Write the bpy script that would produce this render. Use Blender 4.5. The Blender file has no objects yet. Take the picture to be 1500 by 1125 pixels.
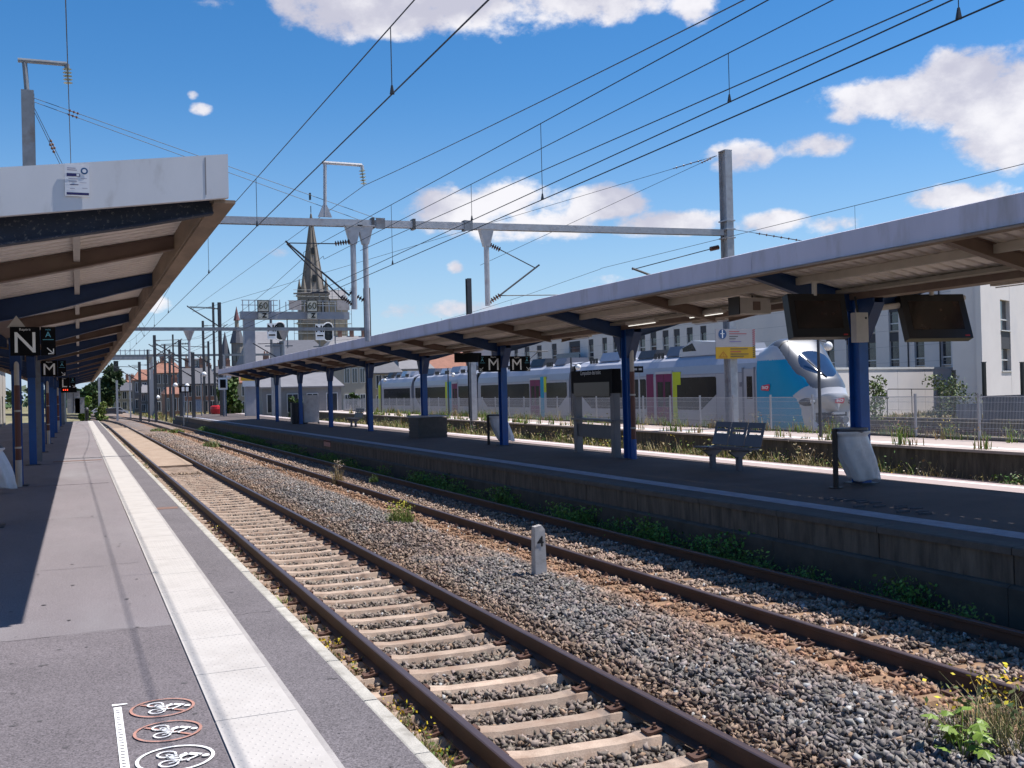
import bpy, math, random
import numpy as np
from mathutils import Vector, Matrix
random.seed(7); NR = np.random.default_rng(11)
S = bpy.context.scene; COL = S.collection
# ---------------------------------------------------------------- camera
FP, VPX, VPY, ROLL, HC = 1500.0, 115.0, 587.0, 0.025, 2.41
_y = np.array([VPX-750, VPY-562.5, FP]); _y /= np.linalg.norm(_y)
_n = np.cross(_y, np.array([1, -ROLL, 0])); _n /= np.linalg.norm(_n)
if _n[1] > 0: _n = -_n
RW = np.array([np.cross(_y, _n), _y, _n])
CAM = np.array([0, 0, HC])
def ray(px, py): return RW @ np.array([px-750, py-562.5, FP])
def at(px, py, X=None, Y=None, Z=None):
    """world point seen at photo pixel (px, py) on the plane X=, Y= or Z="""
    d = ray(px, py)
    t = X/d[0] if X is not None else (Y/d[1] if Y is not None else (Z-HC)/d[2])
    return CAM + t*d
def proj(P):
    c = RW.T @ (np.asarray(P, float)-CAM)
    return 750+FP*c[0]/c[2], 562.5+FP*c[1]/c[2]
cd = bpy.data.cameras.new('camera'); cam = bpy.data.objects.new('camera', cd); COL.objects.link(cam)
cd.sensor_width = 36; cd.sensor_fit = 'HORIZONTAL'; cd.lens = FP/1500*36; cd.clip_start = .05; cd.clip_end = 6000
m = Matrix.Identity(4)
for i in range(3):
    m[i][0] = RW[i, 0]; m[i][1] = -RW[i, 1]; m[i][2] = -RW[i, 2]; m[i][3] = CAM[i]
cam.matrix_world = m; S.camera = cam
S.view_settings.view_transform = 'Standard'; S.view_settings.look = 'None'
S.view_settings.gamma = 1; S.view_settings.use_curve_mapping = False
S.view_settings.exposure = EXPO = 0.55
S.cycles.max_bounces = 6; S.cycles.diffuse_bounces = 4; S.cycles.transparent_max_bounces = 12
# ---------------------------------------------------------------- sun and sky
SUN = Vector((.45, -.07, .90)).normalized()
sl = bpy.data.lights.new('sun', 'SUN'); sl.energy = 5.0; sl.angle = math.radians(.53); sl.color = (1, .955, .89)
so = bpy.data.objects.new('sun', sl); COL.objects.link(so)
so.rotation_euler = SUN.to_track_quat('Z', 'Y').to_euler(); so.location = (30, -20, 60)
W = bpy.data.worlds.new('World'); S.world = W; W.use_nodes = True
nt = W.node_tree; nt.nodes.clear(); L = nt.links
def N(t, **k):
    n = nt.nodes.new(t)
    for a, b in k.items(): setattr(n, a, b)
    return n
def M(op, a, b=None, c=None, clamp=False):
    n = N('ShaderNodeMath', operation=op, use_clamp=clamp)
    for i, v in enumerate((a, b, c)):
        if v is None: continue
        if isinstance(v, (int, float)): n.inputs[i].default_value = v
        else: L.new(v, n.inputs[i])
    return n.outputs[0]
sky = N('ShaderNodeTexSky', sky_type='NISHITA', sun_disc=False)
sky.sun_elevation = math.asin(SUN.z); sky.sun_rotation = math.atan2(SUN.x, SUN.y)
sky.air_density = 1.0; sky.dust_density = .0; sky.ozone_density = 1.6; sky.altitude = 60
SKYK = 0.088
hs = N('ShaderNodeHueSaturation'); hs.inputs['Saturation'].default_value = 1.38; hs.inputs['Value'].default_value = 1
L.new(sky.outputs[0], hs.inputs['Color'])
skc = N('ShaderNodeMix', data_type='RGBA', blend_type='MULTIPLY'); skc.inputs[0].default_value = 1
L.new(hs.outputs[0], skc.inputs[6]); skc.inputs[7].default_value = (SKYK*.96, SKYK*.99, SKYK*1.06, 1)
tc = N('ShaderNodeTexCoord'); sx = N('ShaderNodeSeparateXYZ'); L.new(tc.outputs['Generated'], sx.inputs[0])
az = M('ARCTAN2', sx.outputs[0], sx.outputs[1]); el = M('ARCSINE', sx.outputs[2])
def noise(scale, detail, rough, vec=None, off=(0, 0, 0)):
    mp = N('ShaderNodeMapping'); mp.inputs['Location'].default_value = off
    mp.inputs['Scale'].default_value = (1, 1, 1.5); L.new(tc.outputs['Generated'], mp.inputs[0])
    n = N('ShaderNodeTexNoise'); n.inputs['Scale'].default_value = scale; n.inputs['Detail'].default_value = detail
    n.inputs['Roughness'].default_value = rough; L.new(mp.outputs[0], n.inputs['Vector']); return n.outputs[0]
n1 = noise(9, 9, .62); n2 = noise(26, 6, .6, off=(3, 1, 2)); n3 = noise(7, 4, .5, off=(5, 5, 5))
# cumulus clouds: direction (photo pixel), half extents in pixels, density
CL = [(560, 18, 135, 38, 1.0), (700, -12, 150, 52, 1.0), (860, -8, 170, 42, 1.0), (1010, 6, 40, 26, .8),
      (1300, 140, 100, 30, 1.0), (1410, 130, 105, 50, 1.05), (1475, 165, 75, 68, 1.1), (1240, 165, 36, 18, .8),
      (1190, 212, 62, 20, .9), (1092, 230, 52, 26, .95), (720, 298, 120, 34, 1.0), (780, 326, 130, 30, .8), (890, 298, 62, 28, .9),
      (990, 326, 120, 18, .85), (1130, 326, 75, 18, .95), (1210, 328, 55, 16, .7), (1410, 288, 68, 18, .85),
      (292, 161, 17, 10, .75), (282, 140, 8, 6, .5), (668, 392, 12, 9, .5), (398, 370, 24, 9, .6), (215, 446, 34, 12, .7),
      (520, 452, 40, 10, .5), (880, 408, 34, 9, .5), (310, 4, 40, 12, .5), (420, 8, 30, 14, .5), (100, 470, 70, 20, .6), (640, 455, 130, 12, .45)]
blobs = []
for px, py, a, b, k in CL:
    d = ray(px, py); d /= np.linalg.norm(d)
    blobs.append((math.atan2(d[0], d[1]), math.asin(d[2]), a/FP*1.02, b/FP*1.05, k))
rr = random.Random(3)
for i in range(22):      # the same kind of sky outside the frame
    a0 = rr.uniform(.95, 5.6); blobs.append((a0 if a0 < math.pi else a0-2*math.pi, rr.uniform(.05, .7), rr.uniform(.05, .14), rr.uniform(.02, .045), 1))
acc = None
for u0, v0, a, b, k in blobs:
    du = M('MULTIPLY', M('SUBTRACT', az, u0), 1/a); dv = M('MULTIPLY', M('SUBTRACT', el, v0), 1/b)
    g = M('MULTIPLY_ADD', M('ADD', M('MULTIPLY', du, du), M('MULTIPLY', dv, dv)), -.8*k, k)
    acc = g if acc is None else M('MAXIMUM', acc, g)
nn = M('ADD', M('MULTIPLY', M('SUBTRACT', n1, .5), 2.5), M('MULTIPLY', M('SUBTRACT', n2, .5), 1.7))
dens = M('SUBTRACT', M('ADD', M('MAXIMUM', acc, -1.2), nn), .12)
mr = N('ShaderNodeMapRange', interpolation_type='SMOOTHSTEP'); L.new(dens, mr.inputs[0])
hf = M('POWER', M('SUBTRACT', 1, M('DIVIDE', M('MAXIMUM', el, 0), .30), clamp=True), 1.8)      # pale air towards the horizon, all round
hz = N('ShaderNodeMix', data_type='RGBA'); L.new(M('MULTIPLY', hf, .88), hz.inputs[0]); L.new(skc.outputs[2], hz.inputs[6]); hz.inputs[7].default_value = (.285, .40, .575, 1)
mr.inputs[1].default_value = 0; mr.inputs[2].default_value = .62; mr.inputs[4].default_value = .93
sh = N('ShaderNodeMapRange', interpolation_type='SMOOTHSTEP'); L.new(M('ADD', n3, M('MULTIPLY', M('SUBTRACT', n2, .5), .5)), sh.inputs[0])
sh.inputs[1].default_value = .35; sh.inputs[2].default_value = .65
K0 = 2**-EXPO
cc = N('ShaderNodeMix', data_type='RGBA'); L.new(sh.outputs[0], cc.inputs[0])
cc.inputs[6].default_value = (.62*K0, .61*K0, .71*K0, 1); cc.inputs[7].default_value = (1.0*K0, .975*K0, 1.0*K0, 1)
mx = N('ShaderNodeMix', data_type='RGBA'); L.new(mr.outputs[0], mx.inputs[0]); L.new(hz.outputs[2], mx.inputs[6]); L.new(cc.outputs[2], mx.inputs[7])
bg = N('ShaderNodeBackground'); bg.inputs[1].default_value = 1; L.new(mx.outputs[2], bg.inputs[0])
wo = N('ShaderNodeOutputWorld'); L.new(bg.outputs[0], wo.inputs[0])
# ---------------------------------------------------------------- materials
MATS = {}
def mat(name, col, rough=.75, metal=0., var=.12, scale=3., bump=0., bscale=60., stain=None, sth=.55, sscale=1.5, swid=.15,
        spec=.5, emit=0, attr=None, orand=0, stretch=None, fine=0., fscale=90., coat=0):
    if name in MATS: return MATS[name]
    mt = bpy.data.materials.new(name); MATS[name] = mt; mt.use_nodes = True
    t = mt.node_tree; lk = t.links; b = t.nodes['Principled BSDF']
    def nd(ty, **k):
        n = t.nodes.new(ty)
        for a, v in k.items(): setattr(n, a, v)
        return n
    geo = nd('ShaderNodeNewGeometry'); pos = geo.outputs['Position']
    if stretch:
        mp = nd('ShaderNodeMapping'); mp.inputs['Scale'].default_value = stretch; lk.new(pos, mp.inputs[0]); spos = mp.outputs[0]
    else: spos = pos
    def nz(sc, det, vec):
        n = nd('ShaderNodeTexNoise'); n.inputs['Scale'].default_value = sc; n.inputs['Detail'].default_value = det
        n.inputs['Roughness'].default_value = .62; lk.new(vec, n.inputs['Vector']); return n.outputs[0]
    if attr:
        at_ = nd('ShaderNodeAttribute', attribute_name=attr); c = at_.outputs['Color']
    else:
        rgb = nd('ShaderNodeRGB'); rgb.outputs[0].default_value = (*col, 1); c = rgb.outputs[0]
    def mul(c, fac_out, lo, hi):
        r = nd('ShaderNodeMapRange'); lk.new(fac_out, r.inputs[0]); r.inputs[1].default_value = .25; r.inputs[2].default_value = .75
        r.inputs[3].default_value = lo; r.inputs[4].default_value = hi
        v = nd('ShaderNodeVectorMath', operation='SCALE'); lk.new(c, v.inputs[0]); lk.new(r.outputs[0], v.inputs['Scale']); return v.outputs[0]
    if orand:
        oi = nd('ShaderNodeObjectInfo'); r = nd('ShaderNodeMapRange'); lk.new(oi.outputs['Random'], r.inputs[0]); r.inputs[3].default_value = 1-orand; r.inputs[4].default_value = 1+orand
        v = nd('ShaderNodeVectorMath', operation='SCALE'); lk.new(c, v.inputs[0]); lk.new(r.outputs[0], v.inputs['Scale']); c = v.outputs[0]
    if var: c = mul(c, nz(scale, 7, spos), 1-var, 1+var)
    if fine: c = mul(c, nz(fscale, 3, pos), 1-fine, 1+fine)
    if stain:
        r = nd('ShaderNodeMapRange'); lk.new(nz(sscale, 8, spos), r.inputs[0])
        r.inputs[1].default_value = sth-swid; r.inputs[2].default_value = sth+swid
        mxn = nd('ShaderNodeMix', data_type='RGBA'); lk.new(r.outputs[0], mxn.inputs[0]); lk.new(c, mxn.inputs[6]); mxn.inputs[7].default_value = (*stain, 1); c = mxn.outputs[2]
    lk.new(c, b.inputs['Base Color'])
    b.inputs['Roughness'].default_value = rough; b.inputs['Metallic'].default_value = metal
    b.inputs['Specular IOR Level'].default_value = spec; b.inputs['Coat Weight'].default_value = coat
    if emit:
        lk.new(c, b.inputs['Emission Color']); b.inputs['Emission Strength'].default_value = emit
    if bump:
        bp = nd('ShaderNodeBump'); bp.inputs['Strength'].default_value = bump; bp.inputs['Distance'].default_value = .01
        lk.new(nz(bscale, 5, pos), bp.inputs['Height']); lk.new(bp.outputs[0], b.inputs['Normal'])
    return mt
def glass(name, col, rough=.06):
    return mat(name, col, rough, 0, .1, .6, spec=.9)
A_LIGHT = mat('asphalt_light', (.19, .166, .176), .93, var=.14, scale=.9, fine=.55, fscale=95, bump=.6, bscale=200, stain=(.225, .208, .218), sth=.6, sscale=.5, swid=.12, stretch=(1, .35, 1))
A_NEAR = mat('asphalt_patch', (.148, .128, .137), .93, var=.16, scale=1.2, fine=.8, fscale=95, bump=.7, bscale=200)
A_EDGE = mat('asphalt_edge', (.14, .124, .132), .93, var=.16, scale=1.4, fine=.8, fscale=95, bump=.7, bscale=200)
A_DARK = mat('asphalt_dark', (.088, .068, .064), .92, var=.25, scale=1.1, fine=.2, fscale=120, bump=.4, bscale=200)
CONC_L = mat('concrete_pale', (.45, .40, .385), .9, var=.18, scale=2.5, fine=.15, bump=.3, bscale=120, stain=(.27, .23, .2), sth=.66, sscale=3)
CONC_K = mat('kerb_stone', (.40, .375, .335), .9, orand=.08, var=.22, scale=4, fine=.2, bump=.4, bscale=90, stain=(.2, .18, .15), sth=.64, sscale=6)
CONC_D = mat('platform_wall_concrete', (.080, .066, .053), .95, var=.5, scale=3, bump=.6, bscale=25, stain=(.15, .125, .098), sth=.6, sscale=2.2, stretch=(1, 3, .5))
TILE = mat('tactile_white', (.44, .41, .388), .8, var=.05, scale=2, fine=.05, fscale=120, stain=(.36, .33, .31), sth=.64, sscale=2.5)
STRIPE = mat('stripe_worn_white', (.30, .31, .36), .85, var=.2, scale=5, fine=.15, stain=(.2, .2, .25), sth=.62, sscale=4)
PAINT_W = mat('road_paint_white', (.75, .74, .74), .75, var=.06, fine=.1, stain=(.3, .28, .29), sth=.74, sscale=22, swid=.05)
PAINT_R = mat('road_paint_red', (.40, .20, .155), .8, var=.15, scale=8, fine=.15, stain=(.2, .15, .15), sth=.60, sscale=20, swid=.08)
RAILM = mat('rail_rust', (.075, .038, .027), .65, .15, var=.3, scale=6, bump=.3, bscale=80, stain=(.045, .027, .022), sth=.55, sscale=3)
RAILH = mat('rail_head_worn', (.175, .115, .105), .36, .75, var=.2, scale=5, stretch=(6, .3, 1))
SLEEP = mat('sleeper_concrete', (.40, .305, .24), .93, orand=.16, var=.22, scale=5, fine=.2, bump=.4, bscale=70, stain=(.24, .15, .105), sth=.60, sscale=4, swid=.2)
SLEEP2 = mat('sleeper_concrete_rusty', (.28, .175, .105), .93, var=.25, scale=5, fine=.2, bump=.4, bscale=70, stain=(.15, .08, .045), sth=.52, sscale=4, swid=.2)
CLIP = mat('clip_rust', (.10, .05, .035), .8, .1, var=.3, scale=20)
WHITE = mat('fascia_white_paint', (.62, .615, .64), .55, var=.07, scale=2, stain=(.42, .40, .40), sth=.72, sscale=5, stretch=(1, 1, .4))
FASC = mat('fascia_grey_paint', (.56, .53, .62), .6, var=.1, scale=1.3, stain=(.33, .29, .28), sth=.68, sscale=2.2, stretch=(1, 1, .25))
BLUE = mat('steel_blue_paint', (.004, .068, .28), .45, var=.15, scale=4, stain=(.02, .06, .14), sth=.7, sscale=9)
BLUED = mat('steel_navy_paint', (.006, .034, .125), .5, var=.2, scale=4)
BROWN = mat('steel_brown_paint', (.16, .105, .085), .6, var=.2, scale=3, stain=(.2, .16, .115), sth=.68, sscale=1.2)
SHEET = mat('roof_sheet_beige', (.78, .71, .66), .65, var=.12, scale=2, stain=(.25, .2, .16), sth=.68, sscale=2)
PURL = mat('purlin_grey', (.45, .41, .38), .6, var=.12, scale=4)
GALV = mat('galvanised_steel', (.36, .37, .40), .5, .35, var=.16, scale=5, stain=(.25, .22, .22), sth=.68, sscale=3)
DGREY = mat('dark_steel', (.06, .062, .07), .55, .3, var=.2, scale=4)
BLACK = mat('black_plastic', (.008, .008, .009), .4, var=.1)
SIGNB = mat('sign_black', (.004, .004, .006), .7, var=.1, spec=.15)
LETTER = mat('letter_white', (.82, .82, .82), .6, var=.03)
LETTB = mat('letter_light_blue', (.16, .52, .70), .6, var=.03)
WIREM = mat('copper_wire_dark', (.035, .042, .052), .6, .2, var=.1)
INSUL = mat('insulator_glass', (.30, .34, .28), .3, var=.2, scale=20)
INSB = mat('insulator_brown', (.10, .045, .03), .4, var=.2, scale=20)
GALVD = mat('mast_grey', (.17, .19, .22), .6, .2, var=.2, scale=3, stain=(.11, .08, .07), sth=.7, sscale=2)
GMESH = mat('fence_galvanised', (.40, .42, .46), .5, .2, var=.1)
BAG = mat('plastic_bag', (.62, .61, .64), .35, var=.1, scale=9, bump=1.0, bscale=14)
STONEC = mat('ballast_stone', (.2, .2, .2), .92, var=.2, scale=45, fine=.15, fscale=200, attr='Col')
# ---------------------------------------------------------------- geometry helpers
ORG = {}
class MB:
    def __init__(s): s.v = []; s.f = []; s.mi = []
    def add(s, vs, fs, mi=0):
        o = len(s.v); s.v += [tuple(map(float, p)) for p in vs]; s.f += [tuple(i+o for i in f) for f in fs]; s.mi += [mi]*len(fs); return s
    def box(s, x0, x1, y0, y1, z0, z1, mi=0):
        return s.add([(x0, y0, z0), (x1, y0, z0), (x1, y1, z0), (x0, y1, z0), (x0, y0, z1), (x1, y0, z1), (x1, y1, z1), (x0, y1, z1)],
                     [(0, 3, 2, 1), (4, 5, 6, 7), (0, 1, 5, 4), (1, 2, 6, 5), (2, 3, 7, 6), (3, 0, 4, 7)], mi)
    def cbox(s, c, d, mi=0, rz=0, ry=0, rx=0):
        R = Matrix.Rotation(rz, 3, 'Z') @ Matrix.Rotation(ry, 3, 'Y') @ Matrix.Rotation(rx, 3, 'X')
        vs = [Vector(c) + R @ Vector((a*d[0]/2, b*d[1]/2, e*d[2]/2)) for e in (-1, 1) for a, b in ((-1, -1), (1, -1), (1, 1), (-1, 1))]
        return s.add(vs, [(0, 3, 2, 1), (4, 5, 6, 7), (0, 1, 5, 4), (1, 2, 6, 5), (2, 3, 7, 6), (3, 0, 4, 7)], mi)
    def bar(s, p, q, w, h=None, mi=0):
        """square bar from p to q"""
        h = h or w; p = Vector(p); q = Vector(q); d = (q-p).normalized()
        a = d.cross(Vector((0, 0, 1)))
        a = Vector((1, 0, 0)) if a.length < .01 else a.normalized()
        b = a.cross(d); vs = []
        for e in (p, q):
            for i, j in ((-1, -1), (1, -1), (1, 1), (-1, 1)): vs.append(e + a*i*w/2 + b*j*h/2)
        return s.add(vs, [(0, 1, 2, 3), (7, 6, 5, 4), (0, 4, 5, 1), (1, 5, 6, 2), (2, 6, 7, 3), (3, 7, 4, 0)], mi)
    def tube(s, pts, r, n=6, mi=0, cap=True):
        pts = [Vector(p) for p in pts]; rs = r if isinstance(r, (list, tuple)) else [r]*len(pts); vs = []; fs = []
        for k, p in enumerate(pts):
            d = (pts[min(k+1, len(pts)-1)] - pts[max(k-1, 0)]).normalized()
            if k == 0:
                a = d.cross(Vector((0, 0, 1)))
                a = Vector((1, 0, 0)) if a.length < .01 else a.normalized()
            else: a = (a-d*a.dot(d)).normalized()
            b = a.cross(d)
            vs += [p + (a*math.cos(t) + b*math.sin(t))*rs[k] for t in (2*math.pi*i/n for i in range(n))]
        for k in range(len(pts)-1):
            for i in range(n): fs.append((k*n+i, k*n+(i+1) % n, (k+1)*n+(i+1) % n, (k+1)*n+i))
        if cap: fs += [tuple(range(n))[::-1], tuple((len(pts)-1)*n+i for i in range(n))]
        return s.add(vs, fs, mi)
    def ball(s, c, r, mi=0, nu=10, nv=6):
        r = r if isinstance(r, (list, tuple)) else (r, r, r); vs = []; fs = []
        for j in range(nv+1):
            for i in range(nu):
                p = math.pi*j/nv; t = 2*math.pi*i/nu
                vs.append((c[0]+r[0]*math.sin(p)*math.cos(t), c[1]+r[1]*math.sin(p)*math.sin(t), c[2]+r[2]*math.cos(p)))
        for j in range(nv):
            for i in range(nu): fs.append((j*nu+i, (j+1)*nu+i, (j+1)*nu+(i+1) % nu, j*nu+(i+1) % nu))
        return s.add(vs, fs, mi)
    def prism(s, poly, axis, a0, a1, mi=0):
        """extrude a 2-D polygon along an axis; poly in the two other axes in order"""
        n = len(poly); vs = []
        for a in (a0, a1):
            for u, v in poly: vs.append({'x': (a, u, v), 'y': (u, a, v), 'z': (u, v, a)}[axis])
        fs = [tuple(range(n))[::-1], tuple(range(n, 2*n))] + [(i, (i+1) % n, n+(i+1) % n, n+i) for i in range(n)]
        return s.add(vs, fs, mi)
    def hbeam(s, x, y, z0, z1, w, d, t=.02, mi=0, flip=False):
        for k in (-1, 1):
            if flip: s.box(x+k*(d/2)-t/2, x+k*(d/2)+t/2, y-w/2, y+w/2, z0, z1, mi)
            else: s.box(x-w/2, x+w/2, y+k*(d/2)-t/2, y+k*(d/2)+t/2, z0, z1, mi)
        if flip: s.box(x-d/2+t/2, x+d/2-t/2, y-t/2, y+t/2, z0, z1, mi)
        else: s.box(x-t/2, x+t/2, y-d/2+t/2, y+d/2-t/2, z0, z1, mi)
        return s
    def mesh(s, name, mats, o=(0, 0, 0), smooth=False):
        me = bpy.data.meshes.new(name); me.from_pydata([(a-o[0], b-o[1], c-o[2]) for a, b, c in s.v], [], s.f)
        for m_ in (mats if isinstance(mats, (list, tuple)) else [mats]): me.materials.append(m_)
        if max(s.mi, default=0) > 0: me.polygons.foreach_set('material_index', s.mi)
        if smooth: me.polygons.foreach_set('use_smooth', [True]*len(s.f))
        me.update(); return me
    def build(s, name, mats, parent=None, smooth=False):
        o = ORG.get(parent.name, (0, 0, 0)) if parent else (0, 0, 0)
        ob = bpy.data.objects.new(name, s.mesh(name, mats, o, smooth)); COL.objects.link(ob)
        if parent: ob.parent = parent
        ORG[ob.name] = o; return ob
def tag(o, label=None, cat=None, group=None, kind=None):
    for k, v in (('label', label), ('category', cat), ('group', group), ('kind', kind)):
        if v: o[k] = v
    return o
def thing(name, label, cat, loc=(0, 0, 0), group=None):
    o = bpy.data.objects.new(name, None); COL.objects.link(o); o.location = loc; o.empty_display_size = .2
    ORG[o.name] = tuple(loc); return tag(o, label, cat, group)
def inst(name, me, parent, loc, rz=0):
    o = bpy.data.objects.new(name, me); COL.objects.link(o); p = ORG.get(parent.name, (0, 0, 0)) if parent else (0, 0, 0)
    o.location = (loc[0]-p[0], loc[1]-p[1], loc[2]-p[2]); o.rotation_euler = (0, 0, rz)
    if parent: o.parent = parent
    ORG[o.name] = tuple(loc); return o
def text(body, size, bold=0):
    c = bpy.data.curves.new('t', 'FONT'); c.body = body; c.size = size; c.align_x = 'CENTER'; c.align_y = 'CENTER'; c.resolution_u = 3; c.offset = bold
    o = bpy.data.objects.new('t', c); COL.objects.link(o); dg = bpy.context.evaluated_depsgraph_get(); dg.update()
    me = bpy.data.meshes.new_from_object(o.evaluated_get(dg))
    vs = [tuple(v.co) for v in me.vertices]; fs = [tuple(p.vertices) for p in me.polygons]
    bpy.data.objects.remove(o); bpy.data.meshes.remove(me); bpy.data.curves.remove(c)
    return vs, fs
DIRS = {'-y': ((1, 0, 0), (0, 0, 1)), '-x': ((0, -1, 0), (0, 0, 1)), 'up': ((1, 0, 0), (0, 1, 0)), 'upx': ((0, -1, 0), (1, 0, 0))}
def flat(mb, vs, fs, o, d='-y', mi=0):
    """lay 2-D (x, y) geometry on a face: origin o, direction the face looks to"""
    ux, uy = (Vector(a) for a in (DIRS[d] if isinstance(d, str) else d))
    return mb.add([Vector(o)+ux*p[0]+uy*p[1] for p in vs], fs, mi)
def ring(r0, r1, n=28, a0=0, a1=2*math.pi, sx=1, sy=1):
    full = abs(a1-a0-2*math.pi) < 1e-6; k = n if full else n+1; vs = []
    for i in range(k):
        t = a0+(a1-a0)*i/n
        vs += [(r0*math.cos(t)*sx, r0*math.sin(t)*sy), (r1*math.cos(t)*sx, r1*math.sin(t)*sy)]
    return vs, [(2*i, 2*i+1, 2*((i+1) % k)+1, 2*((i+1) % k)) for i in range(n)]
def disc(r, n=24, cx=0, cy=0, sx=1, sy=1):
    return [(cx+r*sx*math.cos(2*math.pi*i/n), cy+r*sy*math.sin(2*math.pi*i/n)) for i in range(n)], [tuple(range(n))]
def rect(x0, x1, y0, y1): return [(x0, y0), (x1, y0), (x1, y1), (x0, y1)], [(0, 1, 2, 3)]
def seg(p, q, w):
    p = Vector(p); q = Vector(q); d = (q-p).normalized(); n = Vector((-d.y, d.x))*w/2
    return [p+n, p-n, q-n, q+n], [(0, 1, 2, 3)]
def npmesh(name, V, F, mats, attr=None, parent=None, smooth=False, mi=None):
    """mesh from numpy arrays, F of constant width"""
    me = bpy.data.meshes.new(name); nv, nf, k = len(V), len(F), F.shape[1]
    me.vertices.add(nv); me.vertices.foreach_set('co', V.astype(np.float32).ravel())
    me.loops.add(nf*k); me.loops.foreach_set('vertex_index', F.astype(np.int32).ravel())
    me.polygons.add(nf); me.polygons.foreach_set('loop_start', np.arange(0, nf*k, k, dtype=np.int32))
    if smooth: me.polygons.foreach_set('use_smooth', np.ones(nf, bool))
    for m_ in (mats if isinstance(mats, (list, tuple)) else [mats]): me.materials.append(m_)
    if mi is not None: me.polygons.foreach_set('material_index', mi.astype(np.int32))
    if attr is not None:
        a = me.color_attributes.new('Col', 'FLOAT_COLOR', 'POINT'); a.data.foreach_set('color', np.c_[attr, np.ones(len(attr))].astype(np.float32).ravel())
    me.update(calc_edges=True); me.validate()
    o = bpy.data.objects.new(name, me); COL.objects.link(o)
    if parent: o.parent = parent
    ORG[o.name] = (0, 0, 0); return o
def struct(o): o['kind'] = 'structure'; return o
# ---------------------------------------------------------------- ground, tracks, platforms
T1, T2, T3, T4, T5 = 3.29, 7.43, 18.75, 29.0, 33.2
ZP1, ZP2, ZP3 = .57, .60, .62
KE = 1.63                       # left platform edge
P2E = 9.12                      # facing platform edge
def p2back(Y): return 14.05+.02*Y     # far edge of platform 2
def p3edge(Y): return 20.15+.03*Y
def hash2(X, Y):
    s = np.zeros_like(X)
    for k, (fx, fy, a) in enumerate(((1.3, .7, .4), (2.9, 3.7, .3), (6.1, 5.3, .2), (.37, .23, .5), (11.3, 9.1, .12))):
        s += a*np.sin(X*fx+1.7*k+2*np.sin(Y*fy*.6))*np.cos(Y*fy+.9*k)
    return s
def bed(X, Y):
    """height of the ballast"""
    z = np.full_like(X, -.20)
    z = np.where(abs(X-T1) < 1.3, -.235, z)
    z = np.where((abs(X-T1) < .62) & (Y > 36), -.185, z)
    z = np.where((X > 4.12) & (X < 6.15), -.215+.085*np.clip((X-4.12)/.5, 0, 1)+.05*np.sin(np.clip((X-4.5)/1.6, 0, 1)*math.pi)-.03*np.clip((X-5.7)/.4, 0, 1), z)
    z = np.where(abs(X-T2) < 1.35, -.175, z)
    z = np.where(X > 8.6, -.30, z); z = np.where(X < 2.15, -.31, z)
    return z + .018*hash2(X*1.6, Y*1.6)
def tint(X, Y):
    """dry colour of the ballast at a place: grey heap, rust dust along the rails"""
    g = np.array([.172, .153, .145]); br = np.array([.25, .145, .09]); pk = np.array([.28, .20, .155]); dk = np.array([.19, .15, .122])
    c = np.repeat(g[None], len(X), 0)
    def mixto(c, k, w): w = np.clip(w, 0, 1)[:, None]; return c*(1-w)+k*w
    nz = hash2(X*2.3+5, Y*1.1)*.5
    far = np.clip((Y-22)/25, 0, 1)
    c = mixto(c, br*1.05, np.clip(hash2(X*.9+2, Y*.55)*.9+.05, 0, .4)*np.where(X > 4.4, 1, 0))
    c = mixto(c, dk, np.where(abs(X-T1) < 1.25, .8, 0))
    c = mixto(c, br, (1-abs(X-(T2-1.05))/.55)*1.5+nz*.5)
    c = mixto(c, pk, np.where(abs(X-T2) < .95, .85+nz*.3, 0))
    c = mixto(c, br*np.array([.85, .95, 1.05]), (1-abs(X-(T1+1.02))/.45)*.9+nz*.4)
    c = mixto(c, br*.8, np.where(X < 2.4, .75, 0))
    c = mixto(c, pk, np.where((X > 4.5) & (X < 6.2), far*.35, 0))
    c = mixto(c, np.array([.27, .195, .14]), np.where(abs(X-T1) < .8, np.clip((Y-26)/14, 0, 1), 0))
    return c
def frange(a, b, n): return np.linspace(a, b, n)
# far terrain
gr = MB(); gr.add([(-2500, -800, -.62), (2500, -800, -.62), (2500, 4500, -.62), (-2500, 4500, -.62)], [(0, 1, 2, 3)])
DRY = mat('dry_ground', (.26, .21, .12), .95, var=.3, scale=.25, fine=.2, fscale=6, bump=.4, bscale=20, stain=(.10, .115, .04), sth=.53, sscale=.35)
struct(gr.build('ground', DRY))
# yard ground right of platform 2 (dry grass and grit)
xs = frange(14.2, 75, 90); ys = frange(-8, 240, 180); XX, YY = np.meshgrid(xs, ys); V = np.c_[XX.ravel(), YY.ravel(), (-.24+.03*hash2(XX, YY)).ravel()]
def gridf(nx, ny): i = np.arange((nx-1)*(ny-1)); r = i//(nx-1)*nx+i % (nx-1); return np.c_[r, r+1, r+nx+1, r+nx]
struct(npmesh('yard_ground', V, gridf(90, 180), mat('yard_grit', (.25, .195, .125), .95, var=.3, scale=.6, fine=.35, fscale=25, bump=.6, bscale=40, stain=(.13, .125, .05), sth=.52, sscale=.7), smooth=True))
# ballast bed sheet
xs = frange(1.5, 9.4, 80); ys = np.r_[frange(-6, 40, 300), frange(40.5, 260, 120)]; XX, YY = np.meshgrid(xs, ys); X_, Y_ = XX.ravel(), YY.ravel()
struct(npmesh('track_bed', np.c_[X_, Y_, bed(X_, Y_)-.02], gridf(80, 420), mat('ballast_bed', (.2, .2, .2), .95, var=.25, scale=12, fine=.5, fscale=34, bump=1., bscale=24, attr='Col'), attr=tint(X_, Y_)*np.where(Y_ < 60, .5, .85)[:, None], smooth=True))
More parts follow.
